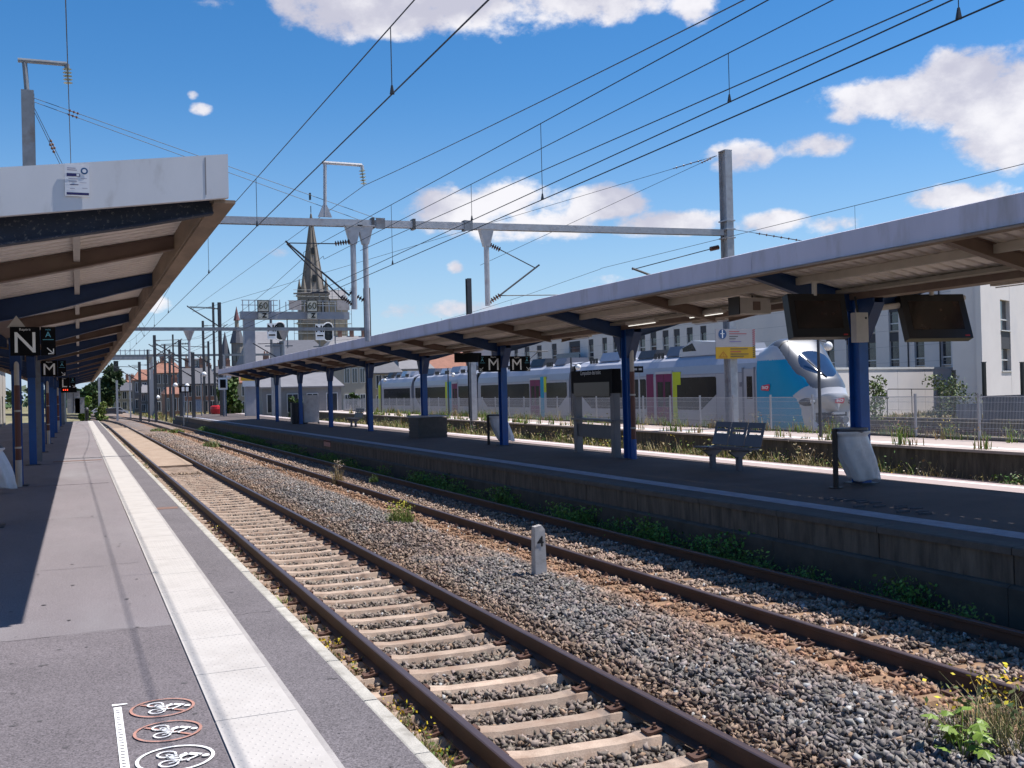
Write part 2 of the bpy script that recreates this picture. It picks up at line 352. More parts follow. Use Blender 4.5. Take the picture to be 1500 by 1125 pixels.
# --- stones
def ico():
    p = (1+5**.5)/2
    v = np.array([(-1, p, 0), (1, p, 0), (-1, -p, 0), (1, -p, 0), (0, -1, p), (0, 1, p), (0, -1, -p), (0, 1, -p), (p, 0, -1), (p, 0, 1), (-p, 0, -1), (-p, 0, 1)])/math.hypot(1, p)
    f = np.array([(0, 11, 5), (0, 5, 1), (0, 1, 7), (0, 7, 10), (0, 10, 11), (1, 5, 9), (5, 11, 4), (11, 10, 2), (10, 7, 6), (7, 1, 8), (3, 9, 4), (3, 4, 2), (3, 2, 6), (3, 6, 8), (3, 8, 9), (4, 9, 5), (2, 4, 11), (6, 2, 10), (8, 6, 7), (9, 8, 1)])
    return v, f
ICV, ICF = ico()
ICV = np.array([(a, b, c) for c in (-1, 1) for b in (-1, 1) for a in (-1, 1)], float)*.62      # broken stone: a skewed block
ICF = np.array([(0, 2, 1), (1, 2, 3), (4, 5, 6), (5, 7, 6), (0, 1, 4), (1, 5, 4), (2, 6, 3), (3, 6, 7), (0, 4, 2), (2, 4, 6), (1, 3, 5), (3, 7, 5)])
OCV = np.array([(1, 0, 0), (-1, 0, 0), (0, 1, 0), (0, -1, 0), (0, 0, 1), (0, 0, -1)], float)
OCF = np.array([(4, 0, 2), (4, 2, 1), (4, 1, 3), (4, 3, 0), (5, 2, 0), (5, 1, 2), (5, 3, 1), (5, 0, 3)])
def stones(name, X, Y, Z, size, col, bv, bf, label):
    n = len(X); k = len(bv); q = NR.normal(size=(n, 4)); q /= np.linalg.norm(q, axis=1)[:, None]; w, x, y, z = q.T
    R = np.stack([np.stack([1-2*(y*y+z*z), 2*(x*y-z*w), 2*(x*z+y*w)], -1), np.stack([2*(x*y+z*w), 1-2*(x*x+z*z), 2*(y*z-x*w)], -1), np.stack([2*(x*z-y*w), 2*(y*z+x*w), 1-2*(x*x+y*y)], -1)], 1)
    sc = size[:, None]*np.c_[np.ones(n), NR.uniform(.5, .9, n), NR.uniform(.26, .52, n)]
    b = (bv[None]*NR.uniform(.6, 1.3, (n, k, 1))+NR.normal(0, .16, (n, k, 3)))*sc[:, None, :]
    V = np.einsum('nij,nkj->nki', R, b) + np.c_[X, Y, Z][:, None, :]
    F = (bf[None]+(np.arange(n)*k)[:, None, None]).reshape(-1, 3)
    o = npmesh(name, V.reshape(-1, 3), F, STONEC, attr=np.repeat(col, k, 0)); return tag(o, label, 'gravel', kind='stuff')
def scatter(n, x0, x1, y0, y1, near=0, mt=1.2):
    X = NR.uniform(x0, x1, n); Y = NR.uniform(y0, y1, n); P = np.c_[X, Y, np.full(n, -.2)]-CAM; c = P @ RW
    px = 750+FP*c[:, 0]/c[:, 2]; py = 562.5+FP*c[:, 1]/c[:, 2]; mg = FP*mt/np.maximum(c[:, 2], 1)
    k = (c[:, 2] > 1) & (px > -mg) & (px < 1500+mg) & (py < 1125+mg*.7); return X[k], Y[k]
def ballast(n, x0, x1, y0, y1, s0, s1, bv, bf, name, label):
    X, Y = scatter(n, x0, x1, y0, y1)
    k = ~((abs(X-T1+.75) < .085) | (abs(X-T1-.75) < .085) | (abs(X-T2+.75) < .085) | (abs(X-T2-.75) < .085))
    on_t1 = (X > T1-1.28) & (X < T1+1.02) & (abs((Y+.2+.055*(X-T1)) % .6-.3) < .15); k &= ~on_t1
    on_t2 = (abs(X-T2) < 1.28) & (abs((Y+.055*(X-T2)) % .6-.3) < .12); k &= ~(on_t2 & (NR.random(len(X)) < .93))
    k &= ~((abs(X-T1) < .62) & (Y > 37)); X, Y = X[k], Y[k]; n = len(X)
    sz = NR.uniform(s0, s1, n)*np.where(abs(X-T1) < 1.2, .9, 1)
    col = tint(X, Y)*NR.uniform(.4, 1.65, (n, 1))*NR.normal(1, .022, (n, 3))
    odd = NR.random(n); col[odd < .03] = np.array([.33, .22, .15])*NR.uniform(.6, 1.2, ((odd < .03).sum(), 1)); col[odd > .985] = np.array([.42, .41, .40])
    return stones(name, X, Y, bed(X, Y)+NR.uniform(-.02, .034, n), sz, np.clip(col, .01, .6), bv, bf, label)
ballast(80000, 1.66, 9.1, 3.2, 15, .024, .05, ICV, ICF, 'ballast', 'grey crushed stone ballast around both near tracks')
ballast(70000, 1.66, 9.1, 15, 38, .03, .05, OCV, OCF, 'ballast', 'grey and brown stone ballast farther along the tracks')
ballast(46000, 1.7, 9.0, 38, 78, .05, .08, OCV, OCF, 'ballast', 'distant stone ballast between the two tracks')
# --- rails and sleepers
def rail_profile(x):
    h = [(-.075, -.172), (-.075, -.16), (-.012, -.14), (-.010, -.05), (-.036, -.038), (-.036, -.006), (-.026, 0), (.026, 0), (.036, -.006), (.036, -.038), (.010, -.05), (.012, -.14), (.075, -.16), (.075, -.172)]
    return [(x+a, b) for a, b in h]
def curve_off(Y): return -.0011*max(0, Y-105)**2
def rail(x, y0, y1, parent, dx=0.):
    st = [y0, 60, 105]+[105+12*i for i in range(1, 14)]; st = [y for y in st if y0 <= y < y1]+[y1]; mb = MB(); pr = rail_profile(0); n = len(pr); vs = []
    for y in st: vs += [(x+a+curve_off(y)+dx*(y-y0), y, b) for a, b in pr]
    fs = []; mi = []
    for k in range(len(st)-1):
        for i in range(n): fs.append((k*n+i, k*n+(i+1) % n, (k+1)*n+(i+1) % n, (k+1)*n+i)); mi.append(1 if i in (5, 6, 7) else 0)
    mb.add(vs, fs); mb.mi = mi; mb.add([vs[i] for i in range(n)], [tuple(range(n))]); return mb.build('rail', [RAILM, RAILH], parent)
def sleeper_mesh(nm, mt, w=.26, drop=.016):
    mb = MB(); sec = [(-1.25, 0, w), (-1.0, .0, w), (-.52, .0, w), (-.36, -drop, w*.86), (.36, -drop, w*.86), (.52, .0, w), (1.0, .0, w), (1.25, 0, w)]; vs = []
    for x, dz, ww in sec:
        t = ww*.33
        vs += [(x, -ww/2, -.4), (x, -ww/2, -.075+dz), (x, -t, dz), (x, t, dz), (x, ww/2, -.075+dz), (x, ww/2, -.4)]
    fs = [tuple(range(6)), tuple(42+i for i in range(6))[::-1]]
    for k in range(7):
        for i in range(5): fs.append((k*6+i, (k+1)*6+i, (k+1)*6+i+1, k*6+i+1))
    return mb.add(vs, fs).mesh(nm, mt)
def clip_mesh():
    mb = MB(); mb.cbox((.055, 0, .022), (.11, .10, .018), ry=.22); mb.cbox((.12, 0, .012), (.03, .12, .03)); mb.tube([(.05, 0, .02), (.05, 0, .075)], .013, 6)
    mb.tube([(.05, 0, .03), (.05, 0, .052)], .024, 6); return mb.mesh('rail_clip', CLIP)
SM1 = sleeper_mesh('sleeper', SLEEP); SM2 = sleeper_mesh('sleeper', SLEEP2, .24, .005); CM = clip_mesh()
def track(xc, label, sm, yclip, ymax, skew, ph, zt=-.172):
    t = thing('railway_track', label, 'railway track', (xc, 0, 0))
    for s in (-1, 1): rail(xc+s*.753, -6, 250, t)
    k = 0; y = .3+ph
    while y < ymax:
        sl_ = inst('sleeper', sm, t, (xc+random.uniform(-.012, .012), y, zt+random.uniform(-.004, .004)), skew+random.uniform(-.008, .008))
        if 2 < y < yclip:
            for s in (-1, 1):
                for d in (-1, 1):
                    c = bpy.data.objects.new('rail_clip', CM); COL.objects.link(c); c.parent = sl_; c.location = (s*.753+d*.075, 0, .0); c.rotation_euler = (0, 0, 0 if d > 0 else math.pi)
        y += .6
    return t
track(T1, 'nearest railway track beside the white tactile line with pale concrete sleepers', SM1, 22, 100, -.055, -.2)
track(T2, 'second railway track half in shade, below the wall of the opposite platform', SM2, 19, 90, -.055, 0)
t3 = thing('railway_track', 'overgrown rusty track between the two far platforms', 'railway track', (T3, 0, 0))
for s in (-1, 1): rail(T3+s*.753, -6, 120, t3)
for y in np.arange(8, 60, .6): inst('sleeper', SM2, t3, (T3, y, -.185))
t4 = thing('railway_track', 'track on which the white train stands', 'railway track', (T4, 0, 0))
for s in (-1, 1): rail(T4+s*.753, 10, 130, t4)
for y in np.arange(14, 50, .6): inst('sleeper', SM2, t4, (T4, y, -.185))
t5 = thing('railway_track', 'empty track behind the train, before the white low wall', 'railway track', (T5, 0, 0))
for s in (-1, 1): rail(T5+s*.753, 10, 130, t5)
t6 = thing('railway_track', 'last rusty siding in dry grass near the white building', 'railway track', (38, 0, 0))
for s in (-1, 1): rail(38+s*.753, 15, 130, t6)
# slab of dusty concrete between the rails of track 1 farther on
cs = MB(); y0 = at(255, 683, Z=-.15)[1]; cs.box(T1-.66, T1+.66, y0, 98, -.32, -.118)
struct(cs.build('crossing_slab', mat('dusty_slab', (.35, .262, .195), .95, var=.15, scale=2, fine=.2, bump=.3, bscale=60, stain=(.25, .17, .12), sth=.58, sscale=1.5)))
# --- left platform
lp = MB(); lp.box(-5.6, KE-.10, -8, 100, -.6, ZP1); P1 = struct(lp.build('platform_left', A_LIGHT))
yj = at(125, 930, Z=ZP1)[1]
ap = MB(); ap.add([(-5.5, -8, ZP1+.004), (.665, -8, ZP1+.004), (.665, yj+.02, ZP1+.004), (-5.5, yj+.22, ZP1+.004)], [(0, 1, 2, 3)]); ap.build('asphalt_patch', A_NEAR, P1)
ap = MB(); ap.add([(1.15, -8, ZP1+.004), (KE-.10, -8, ZP1+.004), (KE-.10, 99, ZP1+.004), (1.15, 99, ZP1+.004)], [(0, 1, 2, 3)]); ap.build('edge_asphalt', A_EDGE, P1)
kb = MB().prism([(0, -.85), (.1, -.85), (.1, -.02), (.085, .006), (.01, .008), (0, .004)], 'y', .006, .994).mesh('kerb_stone', CONC_K)
for y in range(-4, 99): inst('kerb_stone', kb, P1, (KE-.1, y, ZP1+random.uniform(-.003, .002)), random.uniform(-.002, .002))
def tile_mesh(w, l):
    mb = MB().box(0, w, .004, l-.004, -.02, .012)
    nx, ny = 10, 16
    return mb.mesh('tactile_tile', TILE)
tm = tile_mesh(.455, 1.05); y = at(375, 1051, Z=ZP1)[1]-7*1.05
while y < 99: inst('tactile_tile', tm, P1, (.675, y, ZP1)); y += 1.05
st = MB(); dv, df = disc(.011, 6)
for r in range(int((14-4)/.052)):
    for c in range(8): st.add([(.70+c*.052+(r % 2)*.02+a, 4+r*.052+b, ZP1+z) for z, k in ((.0121, 1), (.0148, .55)) for a, b in [(p[0]*k, p[1]*k) for p in dv]], [tuple(range(6, 12))]+[(i, (i+1) % 6, 6+(i+1) % 6, 6+i) for i in range(6)])
so_ = st.build('tactile_stud', TILE, P1); so_['kind'] = 'stuff'
for (px, py, x0, x1) in ((240, 745, 1.16, 1.5), (115, 675, -.75, .62)):
    yy = at(px, py, Z=ZP1)[1]; cc_ = MB().box(x0, x1, yy-.16, yy+.16, ZP1-.02, ZP1+.008)
    cc_.build('cable_duct_cover', mat('rusty_cover', (.19, .11, .085), .85, var=.25, scale=8, fine=.2), P1)
for yy in (24.5, 33.0): MB().box(-2, .58, yy, yy+.05, ZP1, ZP1+.005).build('joint_strip', A_NEAR, P1)
ov = MB(); ov.add([(1.132, -6, ZP1+.0085), (1.165, -6, ZP1+.0085), (1.165, 60, ZP1+.0085), (1.132, 60, ZP1+.0085)], [(0, 1, 2, 3)]); ov.build('paint_overspray', mat('overspray_paint', (.33, .305, .295), .85, var=.2, scale=3, fine=.2), P1)
sp_ = MB(); rs_ = random.Random(9)
for k in range(170):
    x, y = rs_.uniform(-1.5, 1.5), 4+rs_.random()**1.6*26; a0, r0 = rs_.uniform(0, 6.28), rs_.uniform(.006, .024); n_ = 7
    if .64 < x < 1.17: continue
    sp_.add([(x+r0*rs_.uniform(.7, 1.2)*math.cos(a0+6.283*i/n_), y+r0*rs_.uniform(.7, 1.2)*math.sin(a0+6.283*i/n_), ZP1+.0065) for i in range(n_)], [tuple(range(n_))])
so2 = sp_.build('gum_spot', mat('gum_dark', (.085, .076, .08), .9), P1); so2['kind'] = 'stuff'
def crack(pts, w, seed):
    r_ = random.Random(seed); mb = MB(); q = []
    for (x0, y0), (x1, y1) in zip(pts[:-1], pts[1:]):
        for k in range(10): f = k/10; q.append((x0+(x1-x0)*f+r_.gauss(0, .02), y0+(y1-y0)*f+r_.gauss(0, .02)))
    for (x0, y0), (x1, y1) in zip(q[:-1], q[1:]):
        ww = w*r_.uniform(.4, 1.2); mb.add([(x0, y0-ww, ZP1+.0062), (x1+.004, y1-ww, ZP1+.0062), (x1+.004, y1+ww, ZP1+.0062), (x0, y0+ww, ZP1+.0062)], [(0, 1, 2, 3)])
    return mb.build('crack', mat('crack_dark', (.045, .04, .042), .95), P1)
crack([(-1.6, yj+.09), (.66, yj+.015)], .005, 1); crack([(-1.9, 5.62), (-1.0, 5.70), (-.55, 5.66)], .006, 2); crack([(-1.7, 12.4), (-.2, 12.25), (.66, 12.3)], .004, 3); crack([(-1.4, 17.6), (.5, 17.4)], .006, 4); crack([(1.17, 8.9), (1.52, 8.86)], .004, 5)
# painted marks: ruler line and three bicycle roundels
def marks():
    def bike(mb, o, s, mi, fl=1):
        def P(x, y): return (x*s*fl, y*s)
        for cx in (-.23, .23):
            vs, fs = ring(.125*s, .165*s, 18); flat(mb, [(p[0]+cx*s*fl, p[1]-.12*s) for p in vs], fs, o, dd, mi)
        for a, b, w in (((-.23, -.12), (-.08, .08), .035), ((-.08, .08), (.17, .08), .035), ((-.05, -.12), (.17, .08), .035), ((-.05, -.12), (-.12, .16), .035), ((-.23, -.12), (-.05, -.12), .03),
                        ((.23, -.12), (.15, .17), .035), ((.15, .17), (.24, .19), .04), ((-.18, .17), (-.06, .17), .045)):
            vs, fs = seg(P(*a), P(*b), w*s); flat(mb, vs, fs, o, dd, mi)
        for a, b, w in (((-.1, .22), (.04, .40), .11), ((.04, .38), (.17, .2), .045), ((-.1, .22), (.03, .06), .06), ((.03, .06), (-.03, -.1), .05)):
            vs, fs = seg(P(*a), P(*b), w*s); flat(mb, vs, fs, (o[0], o[1], o[2]+.0012), dd, mi)
        vs, fs = disc(.062*s, 14, .10*s*fl, .47*s); flat(mb, vs, fs, o, dd, mi)
    out = []
    ob_ = at(258, 1103, Z=ZP1)
    for (px, py, pxl, pxr, red) in ((238, 1036, 188, 287, 1), (246, 1070, 194, 299, 1), (257, 1110, 196, 317, 0)):
        o = at(px, py, Z=ZP1+.012); r = abs(at(pxr, py, Z=ZP1)[0]-at(pxl, py, Z=ZP1)[0])/2
        dd = ((0, -1, 0), (1, 0, 0))
        mb = MB(); n_ = 36
        vs, fs = ring(r*.91, r, n_); flat(mb, vs, fs, o, dd, 0)
        if red: vs, fs = seg((-r*.62, -r*.62), (r*.62, r*.62), r*.11); flat(mb, vs, fs, (o[0], o[1], o[2]-.0015), dd, 0)
        bike(mb, (o[0], o[1], o[2]+.0015), r*1.6, 1)
        ob = mb.build('painted_roundel', [PAINT_R if red else PAINT_W, PAINT_W], P1); ob['label'] = 'red ringed no cycling mark' if red else 'white ringed bicycle mark'
    a = at(172, 1036, Z=ZP1+.009); b = at(184, 1130, Z=ZP1+.009)
    mb = MB(); mb.add([(a[0]-.022, a[1], a[2]), (a[0]+.022, a[1], a[2]), (a[0]+.022, a[1]-1.3, a[2]), (a[0]-.022, a[1]-1.3, a[2])], [(3, 2, 1, 0)])
    for k in range(26):
        y = a[1]-.06-k*.048; mb.add([(a[0]-.012, y, a[2]+.001), (a[0]+random.uniform(-.004, .014), y, a[2]+.001), (a[0]+.01, y-.014, a[2]+.001), (a[0]-.012, y-.012, a[2]+.001)], [(3, 2, 1, 0)], 1)
    mb.add([(a[0]-.03, a[1]+.035, a[2]), (a[0]+.06, a[1]+.04, a[2]), (a[0]+.055, a[1]+.06, a[2]), (a[0]-.028, a[1]+.075, a[2])], [(0, 1, 2, 3)])
    mb.build('painted_ruler_line', [PAINT_W, mat('ink_dark', (.09, .08, .085), .8)], P1)
marks()
# --- platform 2
Ys = [-8, 10, 25, 40, 60, 80, 112]
p2 = MB(); vs = []
for y in Ys: vs += [(P2E+.10, y, -.6), (P2E+.10, y, ZP2), (12.4, y, ZP2+.07), (p2back(y), y, ZP2+.01), (p2back(y), y, -.6)]
fs = [(0, 1, 2, 3, 4), tuple(5*(len(Ys)-1)+i for i in range(5))[::-1]]
for k in range(len(Ys)-1):
    for i in range(4): fs.append((k*5+i, k*5+5+i, k*5+6+i, k*5+1+i))
p2.add(vs, fs); p2.mi = [0, 0]+[1 if i % 4 == 0 or i % 4 == 3 else 0 for i in range(4*(len(Ys)-1))]
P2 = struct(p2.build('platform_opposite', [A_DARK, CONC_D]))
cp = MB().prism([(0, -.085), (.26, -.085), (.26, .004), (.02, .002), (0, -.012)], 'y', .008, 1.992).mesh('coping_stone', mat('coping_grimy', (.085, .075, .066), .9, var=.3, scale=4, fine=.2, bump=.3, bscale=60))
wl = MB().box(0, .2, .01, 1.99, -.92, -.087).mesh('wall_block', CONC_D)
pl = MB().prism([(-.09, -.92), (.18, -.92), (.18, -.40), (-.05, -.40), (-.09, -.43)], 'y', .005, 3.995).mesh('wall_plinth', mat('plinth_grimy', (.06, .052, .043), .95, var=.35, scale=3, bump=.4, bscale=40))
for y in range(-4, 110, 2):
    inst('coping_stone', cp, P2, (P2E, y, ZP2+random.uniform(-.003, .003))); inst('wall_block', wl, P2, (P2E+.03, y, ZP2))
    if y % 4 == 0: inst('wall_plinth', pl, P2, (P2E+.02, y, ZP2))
sm_ = MB().box(0, .42, .006, 1.494, -.01, .009).mesh('stripe_slab', STRIPE)
for k in range(-3, 72): inst('stripe_slab', sm_, P2, (P2E+.52, k*1.5, ZP2+.008))
sb = MB(); vs = []
for y in Ys: vs += [(p2back(y)-1.15, y, ZP2+.055), (p2back(y)-.42, y, ZP2+.034), (p2back(y)-.28, y, ZP2+.031), (p2back(y)-.01, y, ZP2+.024)]
for k in range(len(Ys)-1):
    for i, mi in ((0, 0), (1, 1), (2, 0)): sb.add([vs[k*4+i], vs[k*4+i+1], vs[k*4+5+i], vs[k*4+4+i]], [(0, 1, 2, 3)], mi)
sb.build('back_edge_strip', [mat('pinkish_concrete', (.36, .29, .285), .9, var=.1, scale=1, fine=.15), PAINT_W], P2)
mk = MB(); o = at(1290, 740, Z=ZP2+.05); random.seed(5)
for k in range(14):
    x = o[0]+random.uniform(-.25, .25); y = o[1]+1.1-k*.16; mk.box(x-.09, x+.09, y, y+.06, ZP2+.02, ZP2+.052)
mk.build('worn_paint_mark', mat('worn_paint', (.07, .07, .085), .9, var=.3, scale=10), P2)
# --- platform 3
p3 = MB(); vs = []
Y3 = [6, 20, 40, 70, 120]
for y in Y3: e = p3edge(y); vs += [(e, y, -.5), (e, y, ZP3-.07), (e-.06, y, ZP3-.07), (e-.06, y, ZP3), (e+.55, y, ZP3+.004), (e+.85, y, ZP3+.006), (e+3.6, y, ZP3), (e+3.6, y, -.5)]
fm = []; fs = []
for k in range(len(Y3)-1):
    for i in range(7): fs.append((k*8+i, k*8+8+i, k*8+9+i, k*8+1+i)); fm.append((1, 1, 0, 0, 2, 0, 0)[i])
p3.add(vs, fs); p3.mi = fm; p3.add(vs[:8], [tuple(range(8))], 1)
struct(p3.build('platform_far', [mat('far_platform_concrete', (.40, .325, .29), .9, var=.14, scale=1.2, fine=.12), CONC_D, PAINT_W]))
# ---------------------------------------------------------------- platform canopies
HW = 2.48; ZE0, ZE1, ZV, ZS = 4.15, 4.50, 3.80, 3.94
def canopy(label, xc, y0, y1, posts, zp, white, pipes=(), group='platform canopies'):
    t = thing('platform_canopy', label, 'canopy', (xc, (y0+y1)/2, zp), group)
    fm_ = WHITE if white else FASC
    # fascia in lengths with a joint between
    n = max(1, round((y1-y0)/6)); ls = (y1-y0)/n
    fa = MB().prism([(0, ZE0), (.05, ZE0-.02), (.09, ZE0), (.09, ZE1-.03), (.02, ZE1), (0, ZE1-.01)], 'y', .004, ls-.004).mesh('fascia', fm_)
    fb = MB().prism([(0, ZE0), (-.05, ZE0-.02), (-.09, ZE0), (-.09, ZE1-.03), (-.02, ZE1), (0, ZE1-.01)], 'y', .004, ls-.004).mesh('fascia', fm_)
    sm = MB(); bm = MB()
    # corrugated sheet, one bay
    prof = [(0, 0), (.165, 0), (.178, .055), (.237, .055), (.25, 0)]; ys = []; nb = 4.0
    for k in range(16):
        for a, b in prof[:4]: ys.append((k*.25+a, b))
    ys.append((4.0, 0))
    for sg in (-1, 1):
        mb = MB(); vs = []
        for y, dz in ys: vs += [(sg*.18, y, ZS+dz), (sg*(HW-.1), y, 4.395+dz), (sg*(HW-.1), y, 4.402+dz), (sg*.18, y, ZS+.007+dz)]
        fs = []
        for k in range(len(ys)-1):
            for i, j in ((0, 1), (2, 3)): fs.append((k*4+i, k*4+j, k*4+4+j, k*4+4+i))
        me = mb.add(vs, fs).mesh('roof_panel', SHEET); y = y0+.02
        while y < y1-.3:
            o = inst('roof_panel', me, t, (xc, y, 0)); 
            if y+4 > y1: o.scale = (1, (y1-.02-y)/4, 1)
            y += 4
    for k in range(n):
        inst('fascia', fa, t, (xc-HW, y0+k*ls, 0)); inst('fascia', fb, t, (xc+HW, y0+k*ls, 0))
    for sg in (-1, 1):
        MB().box(xc+sg*(HW-.02)-.09, xc+sg*(HW-.02)+.09, y0+.02, y1-.02, ZE0-.05, ZE0-.022).box(xc+sg*(HW-.115)-.012, xc+sg*(HW-.115)+.012, y0+.02, y1-.02, ZE0-.02, ZE1-.1).build('fascia_board', mat('weathered_board', (.30, .22, .165), .85, var=.25, scale=2, stain=(.17, .13, .105), sth=.55, sscale=3, stretch=(1, .3, 1)), t)
    # end fascias follow the butterfly section
    for ye, d in ((y0, -1), (y1, 1)):
        e = MB(); a, b = (ye-.06, ye) if d < 0 else (ye, ye+.06)
        for sg in (-1, 1):
            e.prism([(sg*.02, ZE0-.345), (sg*(HW+.004), ZE0-.015), (sg*(HW+.004), ZE1+.012), (sg*.02, ZE1-.30)][::sg], 'y', a, b)
        e2 = MB()
        for v in e.v: pass
        e.v = [(x+xc, y, z) for x, y, z in e.v]; e.build('end_fascia', fm_, t)
    if white:
        MB().box(xc+HW-.19, xc+HW-.182, y0-.063, y0-.055, ZE0+.0, ZE1-.03).box(xc-.6, xc-.592, y0-.063, y0-.055, ZE0-.24, ZE1-.25).build('fascia_seam', mat('seam_grey', (.2, .19, .2), .8), t)
    # valley girder and gutter
    gi = MB(); gi.box(xc-.17, xc+.17, y0+.05, y1-.05, ZV, ZV+.03).box(xc-.17, xc-.14, y0+.05, y1-.05, ZV+.03, ZS+.02).box(xc+.14, xc+.17, y0+.05, y1-.05, ZV+.03, ZS+.02)
    gi.build('valley_girder', BROWN, t)
    for dx in (-1.26, 1.26):
        z = ZS+(4.395-ZS)*(abs(dx)-.18)/(HW-.28)
        MB().prism([(xc+dx-.03, z-.13), (xc+dx+.04, z-.13), (xc+dx+.04, z-.006), (xc+dx-.03, z-.006)], 'y', y0+.1, y1-.1).build('purlin', PURL, t)
    # beams every 4 m: blue at the posts, brown between
    def beam_mesh(mt, bl, end=0):
        mb = MB()
        for sg in (-1, 1):
            dp = (.17, .21, .27, .30, .30) if bl else (.15, .17, .19, .20, .20); dp = (.335, .345, .33, .32, .31) if end else dp; zt_ = lambda x: ZS-.012+(4.395-ZS)*(x-.17)/(HW-.27); bb = [(x, zt_(x)-d) for x, d in zip((HW-.1, HW-.7, 1.1, .5, .17), dp)]; top = [(.17, zt_(.17)), (HW-.1, zt_(HW-.1))]; bot = bb
            pl_ = [(sg*x, z) for x, z in top+bot]
            mb.prism(pl_[::sg], 'y', -.012, .012); bb = bb[::-1]
            for p, q in zip(bb[:-1], bb[1:]): mb.bar((sg*p[0], 0, p[1]-.008), (sg*q[0], 0, q[1]-.008), .13, .016)
            mb.bar((sg*.17, 0, zt_(.17)-.004), (sg*(HW-.1), 0, zt_(HW-.1)-.004), .13, .012)
        return mb.mesh('roof_beam', mt)
    mB_, mN_ = beam_mesh(BLUED, 1), beam_mesh(BROWN, 0)
    k = 0; ya = posts[0]-4*math.floor((posts[0]-y0-.5)/4); y = ya
    while y < y1-.3:
        isp = any(abs(y-p) < .1 for p in posts); inst('roof_beam', mB_ if isp else mN_, t, (xc, y, 0)); y += 4
    inst('roof_beam', beam_mesh(mat('end_beam_flaking', (.012, .02, .045), .7, var=.3, scale=6, stain=(.10, .10, .11), sth=.60, sscale=28, swid=.04), 0, 1), t, (xc, y0+.22, 0))
    # posts with gussets along the platform
    pm = MB(); pm.hbeam(0, 0, 0, 3.80-zp, .19, .25, .022)
    pg = MB()
    for d in (-1, 1):
        for xx in (-.10, .10): pg.prism([(d*.15, 3.12-zp), (d*.19, 3.12-zp), (d*.52, 3.70-zp), (d*.52, 3.80-zp), (d*.15, 3.80-zp)][::d], 'x', xx-.01, xx+.01)
        pg.bar((0, d*.17, 3.12-zp), (0, d*.535, 3.72-zp), .22, .02)
    pmesh = pm.mesh('post', BLUE); gmesh = pg.mesh('post_bracket', BLUED); fmesh = MB().box(-.2, .2, -.22, .22, 0, .02).mesh('base_plate', DGREY)
    for y in posts:
        p = inst('post', pmesh, t, (xc, y, zp)); g = inst('post_bracket', gmesh, p, (xc, y, zp)); inst('base_plate', fmesh, p, (xc, y, zp+.001))
    for y, s in pipes:
        d = MB(); x = xc+s*.02; yy = y-.24
        d.tube([(x, y-.10, 3.78), (x, yy, 3.6), (x, yy, 2.78)], .052, 10, 1); d.tube([(x, yy, 2.78), (x, yy, 1.15)], .06, 10, 0); d.tube([(x, yy, 1.15), (x, yy, zp)], .066, 10, 2)
        for zz in (2.2, 1.4): d.tube([(x, yy, zz), (x, yy, zz+.04)], .068, 10, 1)
        d.build('drain_pipe', [mat('pipe_oxide_red', (.105, .032, .024), .5, var=.15), PURL, BLUE if xc > 5 else PURL], t)
    # cable tray along the girder
    for sx in (-.34,):
        ct = MB(); ct.box(xc+sx-.12, xc+sx+.12, y0+.3, y1-.3, 3.90, 3.905).box(xc+sx-.125, xc+sx-.12, y0+.3, y1-.3, 3.90, 3.96).box(xc+sx+.12, xc+sx+.125, y0+.3, y1-.3, 3.90, 3.96)
        ct.build('cable_tray', mat('tray_grey', (.27, .24, .21), .6, .2, var=.15), t)
    return t
LPOST = [17.0+8*k for k in range(11)]; RPOST = [5.84+8*k for k in range(10)]
XL, XR = -1.25, 12.32
CL_ = canopy('nearer butterfly platform canopy with white end fascia over the left platform', XL, 9.15, 102, LPOST, ZP1, True, pipes=[(25, 1), (49, 1), (73, 1)])
CR_ = canopy('long grey edged butterfly canopy on blue posts over the opposite platform', XR, 1.2, 80.5, RPOST, ZP2+.06, False, pipes=[(21.84, -1)])
# posts of the left row nearest the camera sit just outside the picture, unlit strip lights; glowing dashes imitate daylight through roof gaps
GAP_GLOW = mat('roof_gap_glow', (1, .97, .9), .4, var=0, emit=.7)
def batten_or_gap(t, x, y, z, on=True):
    b = MB().box(x-.06, x+.06, y-.65, y+.65, z, z+.07); o = b.build('strip_light_or_gap_bar', PURL, t)
    c = MB().tube([(x, y-.6, z-.025), (x, y+.6, z-.025)], .010, 6); c.build('tube_or_gap_glow', GAP_GLOW if on else WHITE, o)
for y in (17.8, 20.4): batten_or_gap(CR_, XR-.42, y, 3.86)  # added glow standing in for daylight through roof slots, not lit lamps
for y in (10.8, 15.2, 19.0, 25.4, 33.5, 41.5): batten_or_gap(CR_, XR+.5, y, 3.80, False)
# ---------------------------------------------------------------- signs and furniture
def board(o, w, h, d, parent, nm='panel', m_=SIGNB, dirx='-y', th=.05):
    """a flat panel facing -y or -x centred on o"""
    x, y, z = o; mb = MB()
    mb.box(x-w/2, x+w/2, y, y+th, z-h/2, z+h/2) if dirx == '-y' else mb.box(x, x+th, y-w/2, y+w/2, z-h/2, z+h/2)
    return mb.build(nm, m_, parent)
def print_on(parent, items, o, mats, dirx='-y', nm='lettering'):
    mb = MB(); e = .004
    for vs, fs, dx, dz, mi, lay in items:
        oo = (o[0]+(dx if dirx == '-y' else 0), o[1]-(e+lay*.0015 if dirx == '-y' else 0)-(dx if dirx == '-x' else 0), o[2]+dz)
        if dirx == '-x': oo = (o[0]-e-lay*.0015, oo[1], oo[2])
        flat(mb, vs, fs, oo, dirx, mi)
    return mb.build(nm, mats, parent)
